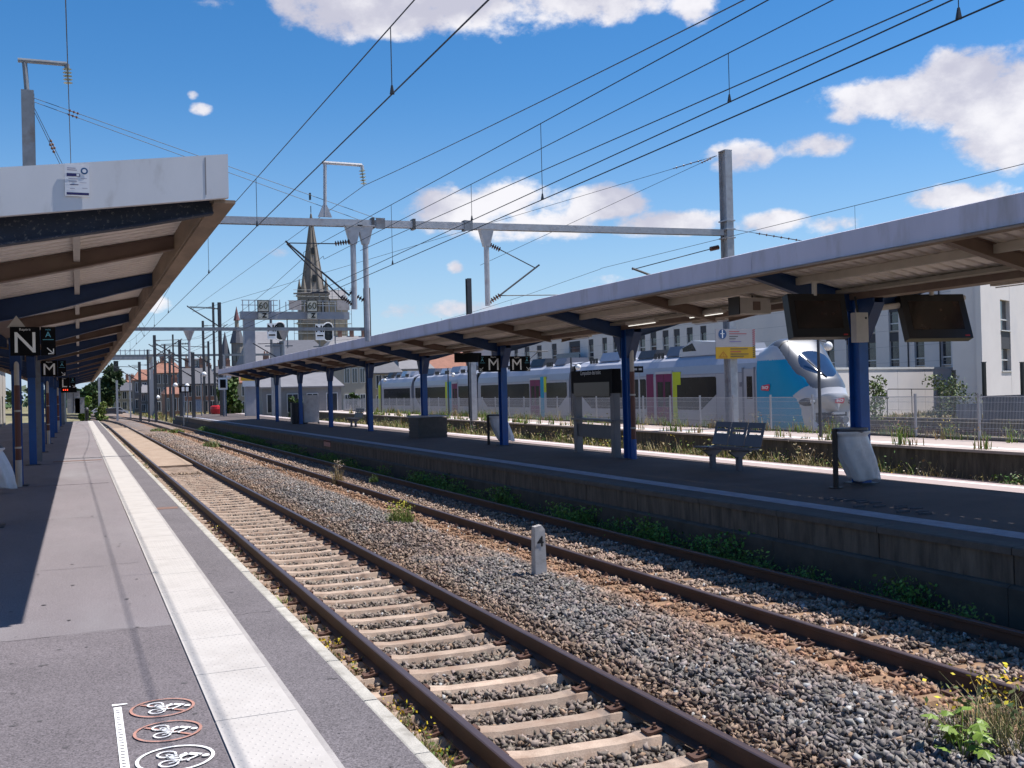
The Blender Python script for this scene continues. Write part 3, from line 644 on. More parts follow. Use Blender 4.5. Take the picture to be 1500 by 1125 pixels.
ARROW = lambda s, d=1: [seg((-.5*s*d, .5*s), (.42*s*d, -.42*s), .17*s), seg((.5*s*d, .35*s), (.5*s*d, -.55*s), .17*s), seg((-.35*s*d, -.5*s), (.55*s*d, -.5*s), .17*s)]
def letter_sign(ch, label, o, s, extra=True, flip=1, group=None):
    t = thing('letter_sign', label, 'letter sign', o, group); w, h = .92*s, .98*s
    x, y, z = o; board((x-flip*.17*s, y, z), w-.0, h, 0, t); board((x+flip*.55*s, y+.002, z), .46*s, h, 0, t, 'side_panel')
    it = [(*text(ch, 1.02*s), -flip*.17*s, -.08*s, 0, 0), (*text('Repère', .12*s), -flip*.17*s, .40*s, 0, 0)]
    cx = flip*.55*s
    it += [(*text('voie', .10*s), cx, .40*s, 1, 0), (*text('A', .27*s), cx, .22*s, 1, 0), (*rect(-.17*s, .17*s, .045*s, .062*s), cx, 0, 1, 0)]
    it += [(a, b, cx+flip*.06*s, -.33*s, 0, 0) for a, b in ARROW(.2*s, flip)]
    print_on(t, it, (x, y, z), [LETTER, LETTB])
    return t
def sgn(px0, px1, py, Y): a = at(px0, py, Y=Y); b = at(px1, py, Y=Y); return a, b, b[0]-a[0]
a, b, w = sgn(9, 80, 500, 16.72); letter_sign('N', 'black sign with large N and an arrow on the left canopy, nearest letter sign', (a[0]+w*.5, 16.72, a[2]), w/1.5)
a, b, w = sgn(57, 96, 540, 32.72); letter_sign('M', 'black sign with M under the left canopy, behind the N sign', (a[0]+w*.5, 32.72, a[2]), w/1.5)
a, b, w = sgn(84, 110, 561, 56.72); letter_sign('L', 'small black L sign far down the left canopy', (a[0]+w*.5, 56.72, a[2]), w/1.5)
tri = MB(); a = at(24, 478, Y=16.72); tri.prism([(a[0]-.13, a[2]-.02), (a[0]+.13, a[2]-.02), (a[0], a[2]+.16)], 'y', 16.74, 16.76); tri.build('sign_bracket', PURL, CL_)
YM = 29.7
for x0, x1, fl, lb in ((702, 736, -1, 'left M sign of the pair on the blue post of the opposite platform'), (745, 776, 1, 'right M sign of the pair on the blue post of the opposite platform')):
    a, b, w = sgn(x0, x1, 533, YM); letter_sign('M', lb, (a[0]+w*.5, YM, a[2]), w/1.5, flip=fl)
# lamp box sign black behind the M signs
a = at(702, 523, Y=38); t = thing('hanging_sign', 'small black box sign under the opposite canopy, left of the M signs', 'sign', a); MB().box(a[0]-1.0, a[0]+.1, 38, 38.15, a[2]-.2, a[2]+.17).build('panel', SIGNB, t); MB().box(a[0]-.5, a[0]-.46, 38.05, 38.1, a[2]+.17, 3.82).build('hanger', DGREY, t)
# red running text display far left
a = at(101, 571, Y=62); t = thing('departure_display', 'dark display with red digits under the far left canopy', 'display', a); board(a, .8, .3, 0, t, 'case')
print_on(t, [(*rect(-.30+.10*k, -.25+.10*k, -.04, .04), 0, 0, 0, 0) for k in range(3)], a, [mat('red_led', (1, .06, .02), .4, var=0, emit=1.2)], nm='red_digits'); MB().box(a[0]-.02, a[0]+.02, 62.01, 62.05, a[2]+.18, 4.0).build('hanger', DGREY, t)
# notice taped on the end fascia
yn = 9.075; c0 = at(113, 265, Y=yn); w = (at(131, 265, Y=yn)-at(95, 265, Y=yn))[0]; h = (at(113, 243, Y=yn)-at(113, 288, Y=yn))[2]
t = thing('paper_notice', 'white paper notice with blue circle taped to the end of the left canopy', 'notice', tuple(c0)); sl_ = -.055
mb = MB(); mb.box(c0[0]-w/2, c0[0]+w/2, yn, yn+.006, c0[2]-h/2, c0[2]+h/2); mb.build('paper', mat('paper_white', (.70, .70, .74), .7, var=.03), t)
ink = [(*disc(.1*w*1.5, 20), .3*w, .33*h, 0, 0), (*disc(.085*w, 16), .3*w, .33*h, 1, 1), (*rect(-.42*w, .12*w, .14*h, .24*h), 0, 0, 2, 0), (*rect(-.44*w, .47*w, -.46*h, -.38*h), 0, 0, 2, 0), (*rect(-.02*w, .09*w, .155*h, .225*h), 0, 0, 1, 1),
       (*rect(-.4*w, .0, .33*h, .36*h), 0, 0, 3, 0), (*rect(-.4*w, -.05*w, .39*h, .42*h), 0, 0, 3, 0), (*rect(-.35*w, .03*w, .05*h, .075*h), 0, 0, 3, 0), (*rect(-.35*w, -.02*w, -.03*h, -.01*h), 0, 0, 3, 0), (*rect(-.3*w, .05*w, -.14*h, -.115*h), 0, 0, 2, 0), (*rect(-.3*w, -.1*w, -.27*h, -.25*h), 0, 0, 3, 0), (*rect(.1*w, .38*w, -.06*h, -.045*h), 0, 0, 3, 0), (*rect(.2*w, .42*w, -.24*h, -.225*h), 0, 0, 3, 0), (*rect(.15*w, .4*w, .08*h, .095*h), 0, 0, 3, 0)]
print_on(t, ink, (c0[0], yn, c0[2]), [mat('ink_blue', (.02, .09, .22), .7), MATS['paper_white'], mat('ink_navy', (.02, .02, .11), .7), mat('ink_grey', (.28, .28, .38), .7)], nm='print')
# marker post 4
a = at(790, 848, Z=-.12); t = thing('distance_marker', 'white concrete marker post with the number 4 in the ballast', 'marker post', tuple(a))
mb = MB(); w, d, h = .085, .075, .72; x, y, z = a
mb.add([(x-w, y-d, z-.15), (x+w, y-d, z-.15), (x+w, y+d, z-.15), (x-w, y+d, z-.15)]+[(x-w*.86, y-d*.8, z+h-.10), (x+w*.86, y-d*.8, z+h-.06), (x+w*.86, y+d*.8, z+h-.06), (x-w*.86, y+d*.8, z+h-.10)]+[(x-w*.8, y-d*.72, z+h-.02), (x+w*.35, y-d*.72, z+h), (x+w*.35, y+d*.72, z+h), (x-w*.8, y+d*.72, z+h-.02)],
       [(0, 3, 2, 1), (0, 1, 5, 4), (1, 2, 6, 5), (2, 3, 7, 6), (3, 0, 4, 7), (4, 5, 9, 8), (5, 6, 10, 9), (6, 7, 11, 10), (7, 4, 8, 11), (8, 9, 10, 11)])
mb.build('post', mat('marker_white', (.46, .43, .41), .85, var=.15, scale=6, fine=.1, stain=(.3, .24, .19), sth=.64, sscale=9), t)
print_on(t, [(*text('4', .19, .004), .0, .50, 0, 0)], (x, y-d*.87, z), [mat('ink_black', (.012, .012, .015), .8)], nm='number')
# bench
def bench(label, o, n=3, rz=0):
    t = thing('bench', label, 'bench', o); x, y, z = o; BM = mat('bench_navy', (.085, .09, .12), .45, .3, var=.15)
    L_ = .58*n
    def T(v): return (x+v[0]*math.cos(rz)-v[1]*math.sin(rz), y+v[0]*math.sin(rz)+v[1]*math.cos(rz), z+v[2])
    for yy in (-.36*L_/1.74*1.3, .36*L_/1.74*1.3):
        lg = MB(); lg.box(-.05, .05, yy-.05, yy+.05, 0, .30).box(-.13, .13, yy-.12, yy+.12, 0, .012).prism([(-.05, .26), (.05, .26), (.26, .41), (-.26, .41)], 'y', yy-.03, yy+.03); lg.v = [T(v) for v in lg.v]; lg.build('leg', BM, t)
    br = MB().box(-.03, .03, -L_/2, L_/2, .41, .45); br.v = [T(v) for v in br.v]; br.build('beam', BM, t)
    for k in range(n):
        c = -L_/2+.58*(k+.5); s = MB(); s.prism([(-.26, .44), (-.22, .47), (.18, .455), (.25, .47), (.25, .45), (.18, .435), (-.22, .45)], 'y', c-.265, c+.265); s.v = [T(v) for v in s.v]; s.build('seat', BM, t)
        b = MB()   # back with two slots and an open lower part
        R_ = lambda u, v: (.24+.14*v/.5, c+u, .47+v)
        def q(u0, u1, v0, v1):
            p = [R_(u0, v0), R_(u1, v0), R_(u1, v1), R_(u0, v1)]; b.add(p+[(a_+.02, b_, c_) for a_, b_, c_ in p], [(0, 1, 2, 3), (7, 6, 5, 4), (0, 4, 5, 1), (1, 5, 6, 2), (2, 6, 7, 3), (3, 7, 4, 0)])
        q(-.27, -.20, .02, .5); q(.20, .27, .02, .5); q(-.20, .20, .02, .26); q(-.20, .20, .30, .35); q(-.20, .20, .39, .5)
        b.v = [T(v) for v in b.v]; b.build('backrest', BM, t)
    return t
a = at(1037, 686, Z=ZP2+.05); b = at(1088, 691, Z=ZP2+.05)
bench('navy metal three seat bench with slotted backs near the bag bin', (b[0], (a[1]+b[1])/2, ZP2+.05))
a = at(518, 625, Z=ZP2+.05); bench('small dark bench far along the opposite platform, between two blue posts', tuple(a))
# bag bins
def bag_bin(label, o, s=1.0, lean=1):
    t = thing('bag_bin', label, 'litter bin', o); x, y, z = o; PB = mat('bin_post_brown', (.018, .012, .012), .6)
    MB().tube([(x, y, z), (x, y, z+.98)], .045, 10).tube([(x, y, z), (x, y, z+.02)], .12, 12).build('post', PB, t)
    rg = MB(); cx = x+.33*lean; rp = [(cx+.30*math.cos(k/16*6.283), y+.26*math.sin(k/16*6.283), z+.93) for k in range(17)]
    rg.tube(rp, .022, 6); rg.bar((x, y, z+.93), (x+.05*lean, y, z+.93), .05); vs, fs = disc(.30, 18, 0, 0, 1, .87); rg.add([(cx+p[0], y+p[1], z+.955) for p in vs]+[(cx+p[0], y+p[1], z+.985) for p in vs], [tuple(range(18))[::-1], tuple(range(18, 36))]+[(i, (i+1) % 18, 18+(i+1) % 18, 18+i) for i in range(18)])
    rg.build('lid_ring', mat('bin_lid_grey', (.085, .085, .10), .5), t)
    bg_ = MB(); n, mrow = 40, 26; vs = []
    for j in range(mrow):
        f = j/(mrow-1); zz = z+.93-.82*f; ox = .30*lean*max(0, f-.05)**1.05
        for i in range(n):
            th = 2*math.pi*i/n; fold = 1+(.085*math.sin(5*th+2.5*f)+.055*math.sin(9*th-3*f+1)+.03*math.sin(14*th+7*f))*(.3+.9*f)
            r = (.33 if j < 2 else .27+.05*math.sin(f*3.0)-.03*f)*fold
            vs.append((cx+ox+r*math.cos(th), y+.85*r*math.sin(th), zz+.018*math.sin(3*th)*f))
    fs = [(j*n+i, j*n+(i+1) % n, (j+1)*n+(i+1) % n, (j+1)*n+i) for j in range(mrow-1) for i in range(n)]+[tuple((mrow-1)*n+i for i in range(n))]
    bg_.add(vs, fs); bg_.build('plastic_bag', BAG, t, smooth=True); return t
a = at(1220, 713, Z=ZP2+.05); a[1] -= .12; bag_bin('post mounted bin with a white plastic bag beside the nearest blue post', (a[0]-.12, a[1]-.1, a[2]))
a = at(716, 652, Z=ZP2+.05); bag_bin('white bag bin beside the blue post with the M signs', tuple(a))
a = at(-46, 726, Z=ZP1); bag_bin('white bag bin half cut off at the left edge of the picture', tuple(a), lean=1)
# grit box
a = at(638, 642, Z=ZP2+.05); x, y, z = a; t = thing('grit_box', 'grey slatted box with a sloping lid around the foot of a blue post', 'box', tuple(a))
WD = mat('grit_box_grey', (.075, .07, .068), .8, var=.2, scale=6)
bd = MB(); bd.box(x-.55, x+.55, y+.3, y+1.5, z, z+.78); bd.build('body', WD, t)
for k in range(6): MB().box(x-.575, x+.575, y+.275, y+1.525, z+.02+k*.13, z+.13+k*.13).build('slat', WD, t)
MB().prism([(y+.2, z+.80), (y+1.6, z+.80), (y+1.6, z+.86), (y+.2, z+.84)], 'x', x-.62, x+.62).build('lid', mat('lid_grey', (.30, .30, .33), .6), t)
# information board on two grey posts
a = at(848, 663, Z=ZP2+.05); b = at(903, 671, Z=ZP2+.05); t = thing('information_board', 'train information board with black header on two grey posts', 'information board', tuple(a))
GP = mat('board_grey', (.13, .13, .145), .5, .1, var=.1)
Pm = [Vector(a), Vector(b)]; zt_ = at(875, 541, Y=(a[1]+b[1])/2)[2]
for p in Pm: MB().box(p.x-.09, p.x+.09, p.y-.09, p.y+.09, p.z, zt_-.05).build('post', GP, t)
def between(z0, z1, nm, m_, th=.05, e=0):
    d = (Pm[1]-Pm[0]); n = Vector((d.y, -d.x, 0)).normalized()*-1; A = Pm[0]-d*e; B = Pm[1]+d*e; n *= th
    mb = MB(); mb.add([(A.x-n.x, A.y-n.y, z0), (B.x-n.x, B.y-n.y, z0), (B.x+n.x, B.y+n.y, z0), (A.x+n.x, A.y+n.y, z0), (A.x-n.x, A.y-n.y, z1), (B.x-n.x, B.y-n.y, z1), (B.x+n.x, B.y+n.y, z1), (A.x+n.x, A.y+n.y, z1)], [(0, 3, 2, 1), (4, 5, 6, 7), (0, 1, 5, 4), (1, 2, 6, 5), (2, 3, 7, 6), (3, 0, 4, 7)]); return mb.build(nm, m_, t)
zz = lambda py: at(875, py, Y=(a[1]+b[1])/2)[2]
between(zz(576), zz(542), 'header_case', SIGNB, .12, .05); between(zz(580), zz(560), 'display_panel', mat('display_dark', (.02, .02, .022), .35), .125, -.02)
between(zz(616), zz(613), 'shelf', GP, .16, .06); between(zz(641), zz(622), 'lower_panel', mat('board_panel_grey', (.11, .105, .11), .6), .04)
d = (Pm[0]-Pm[1]).normalized(); mid = (Pm[0]+Pm[1])/2; n = Vector((-abs(d.y), abs(d.x)*(1 if d.y*d.x < 0 else 1), 0)); n = Vector((d.y, -d.x, 0)); n = n if n.x < 0 else -n
tb = MB(); vs, fs = text('Composition des trains', .155); flat(tb, vs, fs, mid+n*.128+d*.15*0+Vector((0, 0, zz(546)-mid.z)), (-d, (0, 0, 1))); tb.build('lettering', LETTER, t)
p_ = at(480, 649, X=P2E+.03); MB().box(P2E+.0, P2E+.029, p_[1]-.55, p_[1]+.55, p_[2]-.13, p_[2]+.13).build('wall_plate', mat('plate_pink', (.38, .2, .17), .8, var=.2, scale=8), P2)
# far platform furniture: planters, cabinet, barrel
a = at(440, 621, Z=ZP2+.05); t = thing('planter', 'dark slatted planter box with green plant at the far blue posts', 'planter', tuple(a)); x, y, z = a
for k in range(5): MB().box(x-.5+.2*k, x-.32+.2*k, y, y+.5, z+.05, z+1.3).build('board', DGREY, t)
MB().box(x-.46, x+.46, y+.05, y+.45, z, z+1.2).build('box', BLACK, t)
a = at(457, 621, Z=ZP2+.05); t = thing('white_cabinet', 'white cabinet board beside a far blue post', 'cabinet', tuple(a)); x, y, z = a; MB().box(x-.45, x+.45, y, y+.3, z+.1, z+1.75).build('case', GALV, t); MB().box(x-.47, x-.41, y+.05, y+.2, z, z+.1).box(x+.41, x+.47, y+.05, y+.2, z, z+.1).build('feet', DGREY, t)
a = at(317, 607, Z=ZP2+.03); t = thing('red_barrel', 'red plastic container at the far end of the opposite platform', 'barrel', tuple(a)); x, y, z = a
mb = MB(); mb.tube([(x, y, z), (x, y, z+.1), (x, y, z+.55), (x, y, z+.85), (x, y, z+.9)], [.42, .55, .62, .58, .45], 16); mb.build('body', mat('red_plastic', (.55, .02, .025), .4), t); MB().tube([(x, y, z+.9), (x, y, z+.95)], .3, 12).build('lid', MATS['red_plastic'], t)
# monitors hung from the opposite canopy
def monitor(label, pc, w_px, h_px, Y, yaw, tilt, hang):
    c = Vector(at(*pc, Y=Y)); t = thing('platform_monitor', label, 'monitor', tuple(c)); sc = (at(pc[0]+50, pc[1], Y=Y)-at(pc[0]-50, pc[1], Y=Y))[0]/100
    w = w_px*sc/math.cos(yaw)*1.0; h = h_px*sc*.98; R_ = Matrix.Rotation(yaw, 3, 'Z') @ Matrix.Rotation(tilt, 3, 'X')
    def bx(nm, x0, x1, y0, y1, z0, z1, m_):
        mb = MB().box(x0, x1, y0, y1, z0, z1); mb.v = [c+R_ @ Vector(v) for v in mb.v]; return mb.build(nm, m_, t)
    bx('case', -w/2, w/2, 0, .16, -h/2, h/2, BLACK); bx('screen', -w*.40, w*.40, -.004, .01, -h*.30, h*.34, mat('screen_dark', (.010, .008, .007), .22, var=.7, scale=9, stain=(.028, .014, .011), sth=.55, sscale=7)); bx('red_badge', w*.38, w*.45, -.006, .0, -h*.46, -h*.43, mat('badge_red', (.4, .02, .02), .5))
    fr = []
    for k in range(4): pass
    MB().tube([(c.x, c.y+.1, c.z+h*.45), (c.x, c.y+.1, 4.0)], .04, 8).box(c.x-.12, c.x+.12, c.y+.02, c.y+.18, 3.98, 4.0).build('hanger', PURL, t); return t
monitor('left hanging monitor with dark screen beside the nearest blue post', (1200, 462), 76, 54, 12.9, -.12, -.22, at(1176, 425, Y=13.0))
monitor('right tilted hanging monitor with dark screen under the edge of the opposite canopy', (1372, 463), 76, 54, 13.4, -.22, -.33, at(1395, 436, Y=13.5))
ar = at(1255, 455, Y=13.75); ab = at(1412, 436, Y=13.6); MB().tube([ar, ab], .05, 8).build('monitor_arm', PURL, CR_)
a = at(1263, 479, Y=13.3); t = thing('junction_box', 'pale electrical box on the nearest blue post', 'electrical box', tuple(a)); MB().box(a[0]-.12, a[0]+.13, 13.3, 13.43, a[2]-.25, a[2]+.24).build('case', PURL, t); MB().tube([(a[0]+.08, 13.3, a[2]+.15), (a[0]+.08, 13.29, a[2]+.15)], .02, 8).build('lock', BLACK, t); MB().tube([(a[0], 13.4, a[2]+.24), (a[0], 13.45, 3.82)], .02, 6).build('cable', BLACK, t)
a = at(1107, 448, Y=15.6); t = thing('loudspeaker', 'pale loudspeaker box hanging under the opposite canopy', 'loudspeaker', tuple(a)); MB().box(a[0]-.36, a[0]+.34, 15.6, 15.9, a[2]-.14, a[2]+.15).build('case', PURL, t); MB().box(a[0]-.38, a[0]-.361, 15.58, 15.92, a[2]-.16, a[2]+.17).build('end_cap', BLACK, t)
MB().box(a[0]-.06, a[0]+.1, 15.59, 15.6, a[2]-.08, a[2]+.08).build('badge', BROWN, t); MB().tube([(a[0], 15.7, a[2]+.15), (a[0], 15.7, 4.05)], .015, 6).build('hanger', DGREY, t)
# ---------------------------------------------------------------- overhead line
YG = 35.0
def tubes(nm, segs, r, m_, parent, n=8):
    mb = MB()
    for p, q in segs: mb.tube([p, q], r, n)
    return mb.build(nm, m_, parent)
def insulator(parent, p, q, m_=None, r=.075, k=5):
    p, q = Vector(p), Vector(q); mb = MB(); mb.tube([p, q], .018, 6)
    for i in range(k):
        c = p.lerp(q, (i+.5)/k); d = (q-p).normalized()*.025; mb.tube([c-d, c, c+d], [r*.45, r, r*.45], 10)
    return mb.build('insulator', m_ or INSUL, parent)
G = lambda px, py: Vector(at(px, py, Y=YG))
gl, gr_ = G(308, 322), G(1060, 341)
zg = lambda x: gl.z+(gr_.z-gl.z)*(x-gl.x)/(gr_.x-gl.x)
xm0, xm1 = G(42, 200).x, G(1064, 300).x
pt = thing('overhead_portal', 'big overhead line portal spanning the tracks between two tall steel masts', 'overhead portal', (xm0, YG, 0))
m1_ = MB().hbeam(xm0, YG, -.4, G(42, 134).z, .36, .40, .025); m1_.build('mast', GALVD, pt)
m2_ = MB().hbeam(xm1, YG, -.4, G(1062, 222).z, .32, .46, .028); m2_.box(xm1-.18, xm1+.18, YG-.24, YG+.24, G(1062, 222).z, G(1062, 222).z+.03)
for zz in (zg(xm1)+.1, zg(xm1)-.25, zg(xm1)+.45): m2_.box(xm1-.22, xm1+.22, YG-.28, YG+.28, zz, zz+.05)
m2_.build('mast', GALV, pt)
bmx = MB()
for a, b in ((xm0, 9.9), (9.9, 13.2), (13.2, xm1-.22)):
    for s in (-1, 1): bmx.add([(a, YG+s*.12-.012, zg(a)-.12), (b-.01, YG+s*.12-.012, zg(b)-.12), (b-.01, YG+s*.12+.012, zg(b)-.12), (a, YG+s*.12+.012, zg(a)-.12), (a, YG+s*.12-.012, zg(a)+.12), (b-.01, YG+s*.12-.012, zg(b)+.12), (b-.01, YG+s*.12+.012, zg(b)+.12), (a, YG+s*.12+.012, zg(a)+.12)], [(0, 3, 2, 1), (4, 5, 6, 7), (0, 1, 5, 4), (1, 2, 6, 5), (2, 3, 7, 6), (3, 0, 4, 7)])
    bmx.bar((a, YG, zg(a)+.10), (b, YG, zg(b)+.10), .2, .03)
bmx.build('beam', GALV, pt)
for x in (9.9, 13.2): MB().box(x-.16, x+.16, YG-.17, YG-.135, zg(x)-.19, zg(x)+.19).build('splice_plate', GALVD, pt)
def drop(px, py1, label=None):
    a = G(px, 333); x = a.x; zb = G(px, py1).z; zt_ = zg(x)-.12; mb = MB(); mb.tube([(x, YG-.05, zt_-.5), (x, YG-.05, zb)], .10, 10)
    mb.build('drop_tube', GALV, pt); mb = MB()
    vs = [(x-.26, YG-.18, zt_), (x+.26, YG-.18, zt_), (x+.26, YG+.1, zt_), (x-.26, YG+.1, zt_), (x-.11, YG-.16, zt_-.62), (x+.11, YG-.16, zt_-.62), (x+.11, YG+.06, zt_-.62), (x-.11, YG+.06, zt_-.62)]
    mb.add(vs, [(0, 1, 2, 3), (4, 7, 6, 5), (0, 4, 5, 1), (1, 5, 6, 2), (2, 6, 7, 3), (3, 7, 4, 0)]); mb.box(x-.31, x+.31, YG-.22, YG+.15, zt_, zt_+.05); mb.build('drop_bracket', GALV, pt); return x
drop(516, 453); drop(534, 500); drop(711, 448)
for px in (545, 605, 680): x = G(px, 328).x; MB().box(x-.05, x+.05, YG-.16, YG+.16, zg(x)-.18, zg(x)+.2).build('clamp', DGREY, pt)
# upper feeder brackets
tubes('feeder_bracket', [(G(476, 318), G(476, 240)), (G(472, 238), G(530, 242)), (G(530, 242), G(531, 249))], .06, GALV, pt)
mb = MB(); b = G(476, 318); mb.add([(b.x-.24, YG-.05, b.z), (b.x+.24, YG-.05, b.z), (b.x+.24, YG+.05, b.z), (b.x-.24, YG+.05, b.z), (b.x-.06, YG-.05, b.z+.42), (b.x+.06, YG-.05, b.z+.42), (b.x+.06, YG+.05, b.z+.42), (b.x-.06, YG+.05, b.z+.42)], [(0, 1, 2, 3), (4, 7, 6, 5), (0, 4, 5, 1), (1, 5, 6, 2), (2, 6, 7, 3), (3, 7, 4, 0)]); mb.build('bracket_foot', GALV, pt)
insulator(pt, G(530, 248), G(533, 271), r=.12)
tubes('feeder_bracket', [(G(41, 150), G(36, 92)), (G(26, 88), G(98, 94)), (G(98, 94), G(98, 100))], .075, GALVD, pt); insulator(pt, G(98, 99), G(100, 124), r=.14)
def cantilever(parts, ins):
    for p, q, r in parts: tubes('cantilever_tube', [(G(*p), G(*q))], r, DGREY, pt, 6)
    for p, q in ins: insulator(pt, G(*p), G(*q), INSB, .10, 6)
cantilever([((418, 353), (512, 433), .034), ((420, 357), (503, 440), .025), ((424, 356), (490, 357), .02), ((430, 430), (480, 428), .03)], [((490, 357), (512, 354)), ((512, 428), (533, 440)), ((500, 434), (516, 446))])
cantilever([((733, 432), (790, 388), .034), ((733, 366), (783, 392), .02), ((733, 433), (826, 432), .02)], [((714, 357), (733, 366)), ((713, 445), (733, 432))])
cantilever([((926, 395), (1040, 365), .02), ((926, 393), (958, 405), .045)], [((1040, 365), (1053, 362))])
# --- wires
def wire(name, label, cat, pts, r, group=None, drops=()):
    mb = MB(); mb.tube(pts, r, 5); o = mb.build(name, WIREM); tag(o, label, cat, group)
    for p, q in drops: d = MB(); d.tube([p, q], .006, 4); d.tube([Vector(q)-Vector((0, 0, .0)), Vector(q)+Vector((0, 0, .10))], [.03, .012], 5); d.build('dropper', WIREM, o)
    return o
def xline(X, p, q):
    A, B = Vector(at(*p, X=X)), Vector(at(*q, X=X)); d = (B-A)/(B.y-A.y)
    return lambda y: A+d*(y-A.y)
def run(f, y0, y1, sag=0, n=8):
    return [f(y0+(y1-y0)*k/n)-Vector((0, 0, sag*4*(k/n)*(1-k/n))) for k in range(n+1)]
def const(X, Z): return lambda y: Vector((X, y, Z))
c1 = xline(3.3, (720, 0), (400, 304)); m1w = xline(3.3, (607, 0), (375, 262)); c1k = const(3.3, 5.75)
ydr = [Vector(at(572, 40, X=3.3)).y, Vector(at(375, 262, X=3.3)).y, 28.5]
wire('messenger_wire', 'upper messenger wire over the nearest track with droppers', 'overhead wire', run(m1w, 3, YG)+run(const(3.3, 7.0), YG+.1, 88, .8), .008, drops=[(m1w(y), c1k(y)) for y in ydr]+[((3.3, y, 6.35), c1k(y)) for y in (42, 50, 58, 66, 74)])
wire('contact_wire', 'contact wire running over the nearest track', 'overhead wire', run(c1k, 1, 140, 0, 3), .009)
fa_ = xline(7.2, (1125, 0), (573, 300)); fb_ = xline(7.9, (1220, 0), (690, 270)); ca = const(7.2, xline(7.2, (1470, 0), (1000, 203))(9).z); cb = const(7.9, xline(7.9, (1392, 0), (1070, 150))(9).z)
yy = lambda X, px, py: Vector(at(px, py, X=X)).y
wire('messenger_wire', 'messenger wire over the second track, left one of the pair', 'overhead wire', run(fa_, 4, YG)+run(const(7.2, 7.1), YG+.1, 88, .8), .008, drops=[(fa_(y), ca(y)) for y in (yy(7.2, 792, 183), yy(7.2, 573, 300), yy(7.2, 1400, -140))])
wire('contact_wire', 'contact wire over the second track with a dropper at the top right of the picture', 'overhead wire', run(ca, 3, 140, 0, 3), .009)
wire('messenger_wire', 'messenger wire over the second track, right one of the pair', 'overhead wire', run(fb_, 4, YG)+run(const(7.9, 7.2), YG+.1, 88, .8), .008, drops=[(fb_(y), cb(y)) for y in (yy(7.9, 1067, 82), yy(7.9, 690, 270))])
wire('contact_wire', 'second contact wire beside the one over the second track', 'overhead wire', run(cb, 3, 140, 0, 3), .009)
fd = xline(G(533, 272).x, (1075, 0), (533, 272)); wire('feeder_wire', 'thick feeder wire hanging from the upper bracket of the big portal', 'overhead wire', run(fd, 5, YG, .1)+[Vector((fd(YG).x-.6, 88, fd(YG).z+.0))], .011)
f4 = xline(8.4, (1365, 0), (1000, 160)); wire('feeder_wire', 'thin feeder wire above the contact wires of the second track', 'overhead wire', run(f4, 5, YG-3), .009)
f5 = G(100, 124); wire('feeder_wire', 'feeder wire hanging from the top of the left portal mast', 'overhead wire', [(f5.x, 2, f5.z+.1), (f5.x, YG, f5.z), (f5.x, 88, f5.z)], .015)
m3w = xline(18.7, (1500, 240), (1075, 345)); c3w = const(18.7, 5.75)
wire('messenger_wire', 'messenger wire over the overgrown track behind the opposite canopy', 'overhead wire', run(m3w, 10, YG)+run(const(18.7, 7.0), YG+.1, 88, .7), .008, drops=[(m3w(y), c3w(y)) for y in (yy(18.7, 1252, 300), 27)]+[((18.7, y, 6.5), c3w(y)) for y in (44, 54, 66, 78)])
wire('contact_wire', 'contact wire over the overgrown track behind the opposite canopy', 'overhead wire', run(c3w, 8, 130, 0, 3), .010)
wire('messenger_wire', 'messenger wire above the roof of the white train', 'overhead wire', run(const(29, 7.1), 18, YG, .4)+run(const(29, 7.1), YG+.1, 90, .9), .012, drops=[((29, y, 6.4), (29, y, 5.75)) for y in (26, 44, 54, 64, 76)])
wire('contact_wire', 'contact wire above the roof of the white train', 'overhead wire', run(const(29, 5.72), 14, 130, 0, 3), .010)
tp = G(1050, 228); tl = G(48, 143)
for k, (q, lb) in enumerate((((6.2, 62, 7.4), 'upper anchor wire from the top of the right portal mast'), ((17.2, 44, 8.2), 'lower anchor wire from the top of the right portal mast'))):
    o = wire('anchor_wire', lb, 'overhead wire', [tp, q], .010); insulator(o, tp.lerp(Vector(q), .02), tp.lerp(Vector(q), .06), INSB, .05, 4)
for k, (q, lb) in enumerate((((G(560, 327)+Vector((0, 0, .1))), 'upper of the anchor wires from the left portal mast to the beam'), (G(548, 330), 'second of the anchor wires from the left portal mast'), (Vector((3.5, 62, 6.6)), 'third anchor wire from the left portal mast, steeper'), (Vector((3.4, 60, 5.9)), 'lowest anchor wire from the left portal mast'))):
    o = wire('anchor_wire', lb, 'overhead wire', [tl-Vector((0, 0, k*.12)), q], .010); a_, b_ = tl-Vector((0, 0, k*.12)), Vector(q); insulator(o, a_.lerp(b_, .09), a_.lerp(b_, .12), INSB, .05, 3)
tq = G(1074, 336); q = Vector((27.5, 26, 6.2)); o = wire('anchor_wire', 'anchor wire with insulators going down right of the right portal mast', 'overhead wire', [tq, q], .010); insulator(o, tq.lerp(q, .12), tq.lerp(q, .34), INSB, .05, 6)
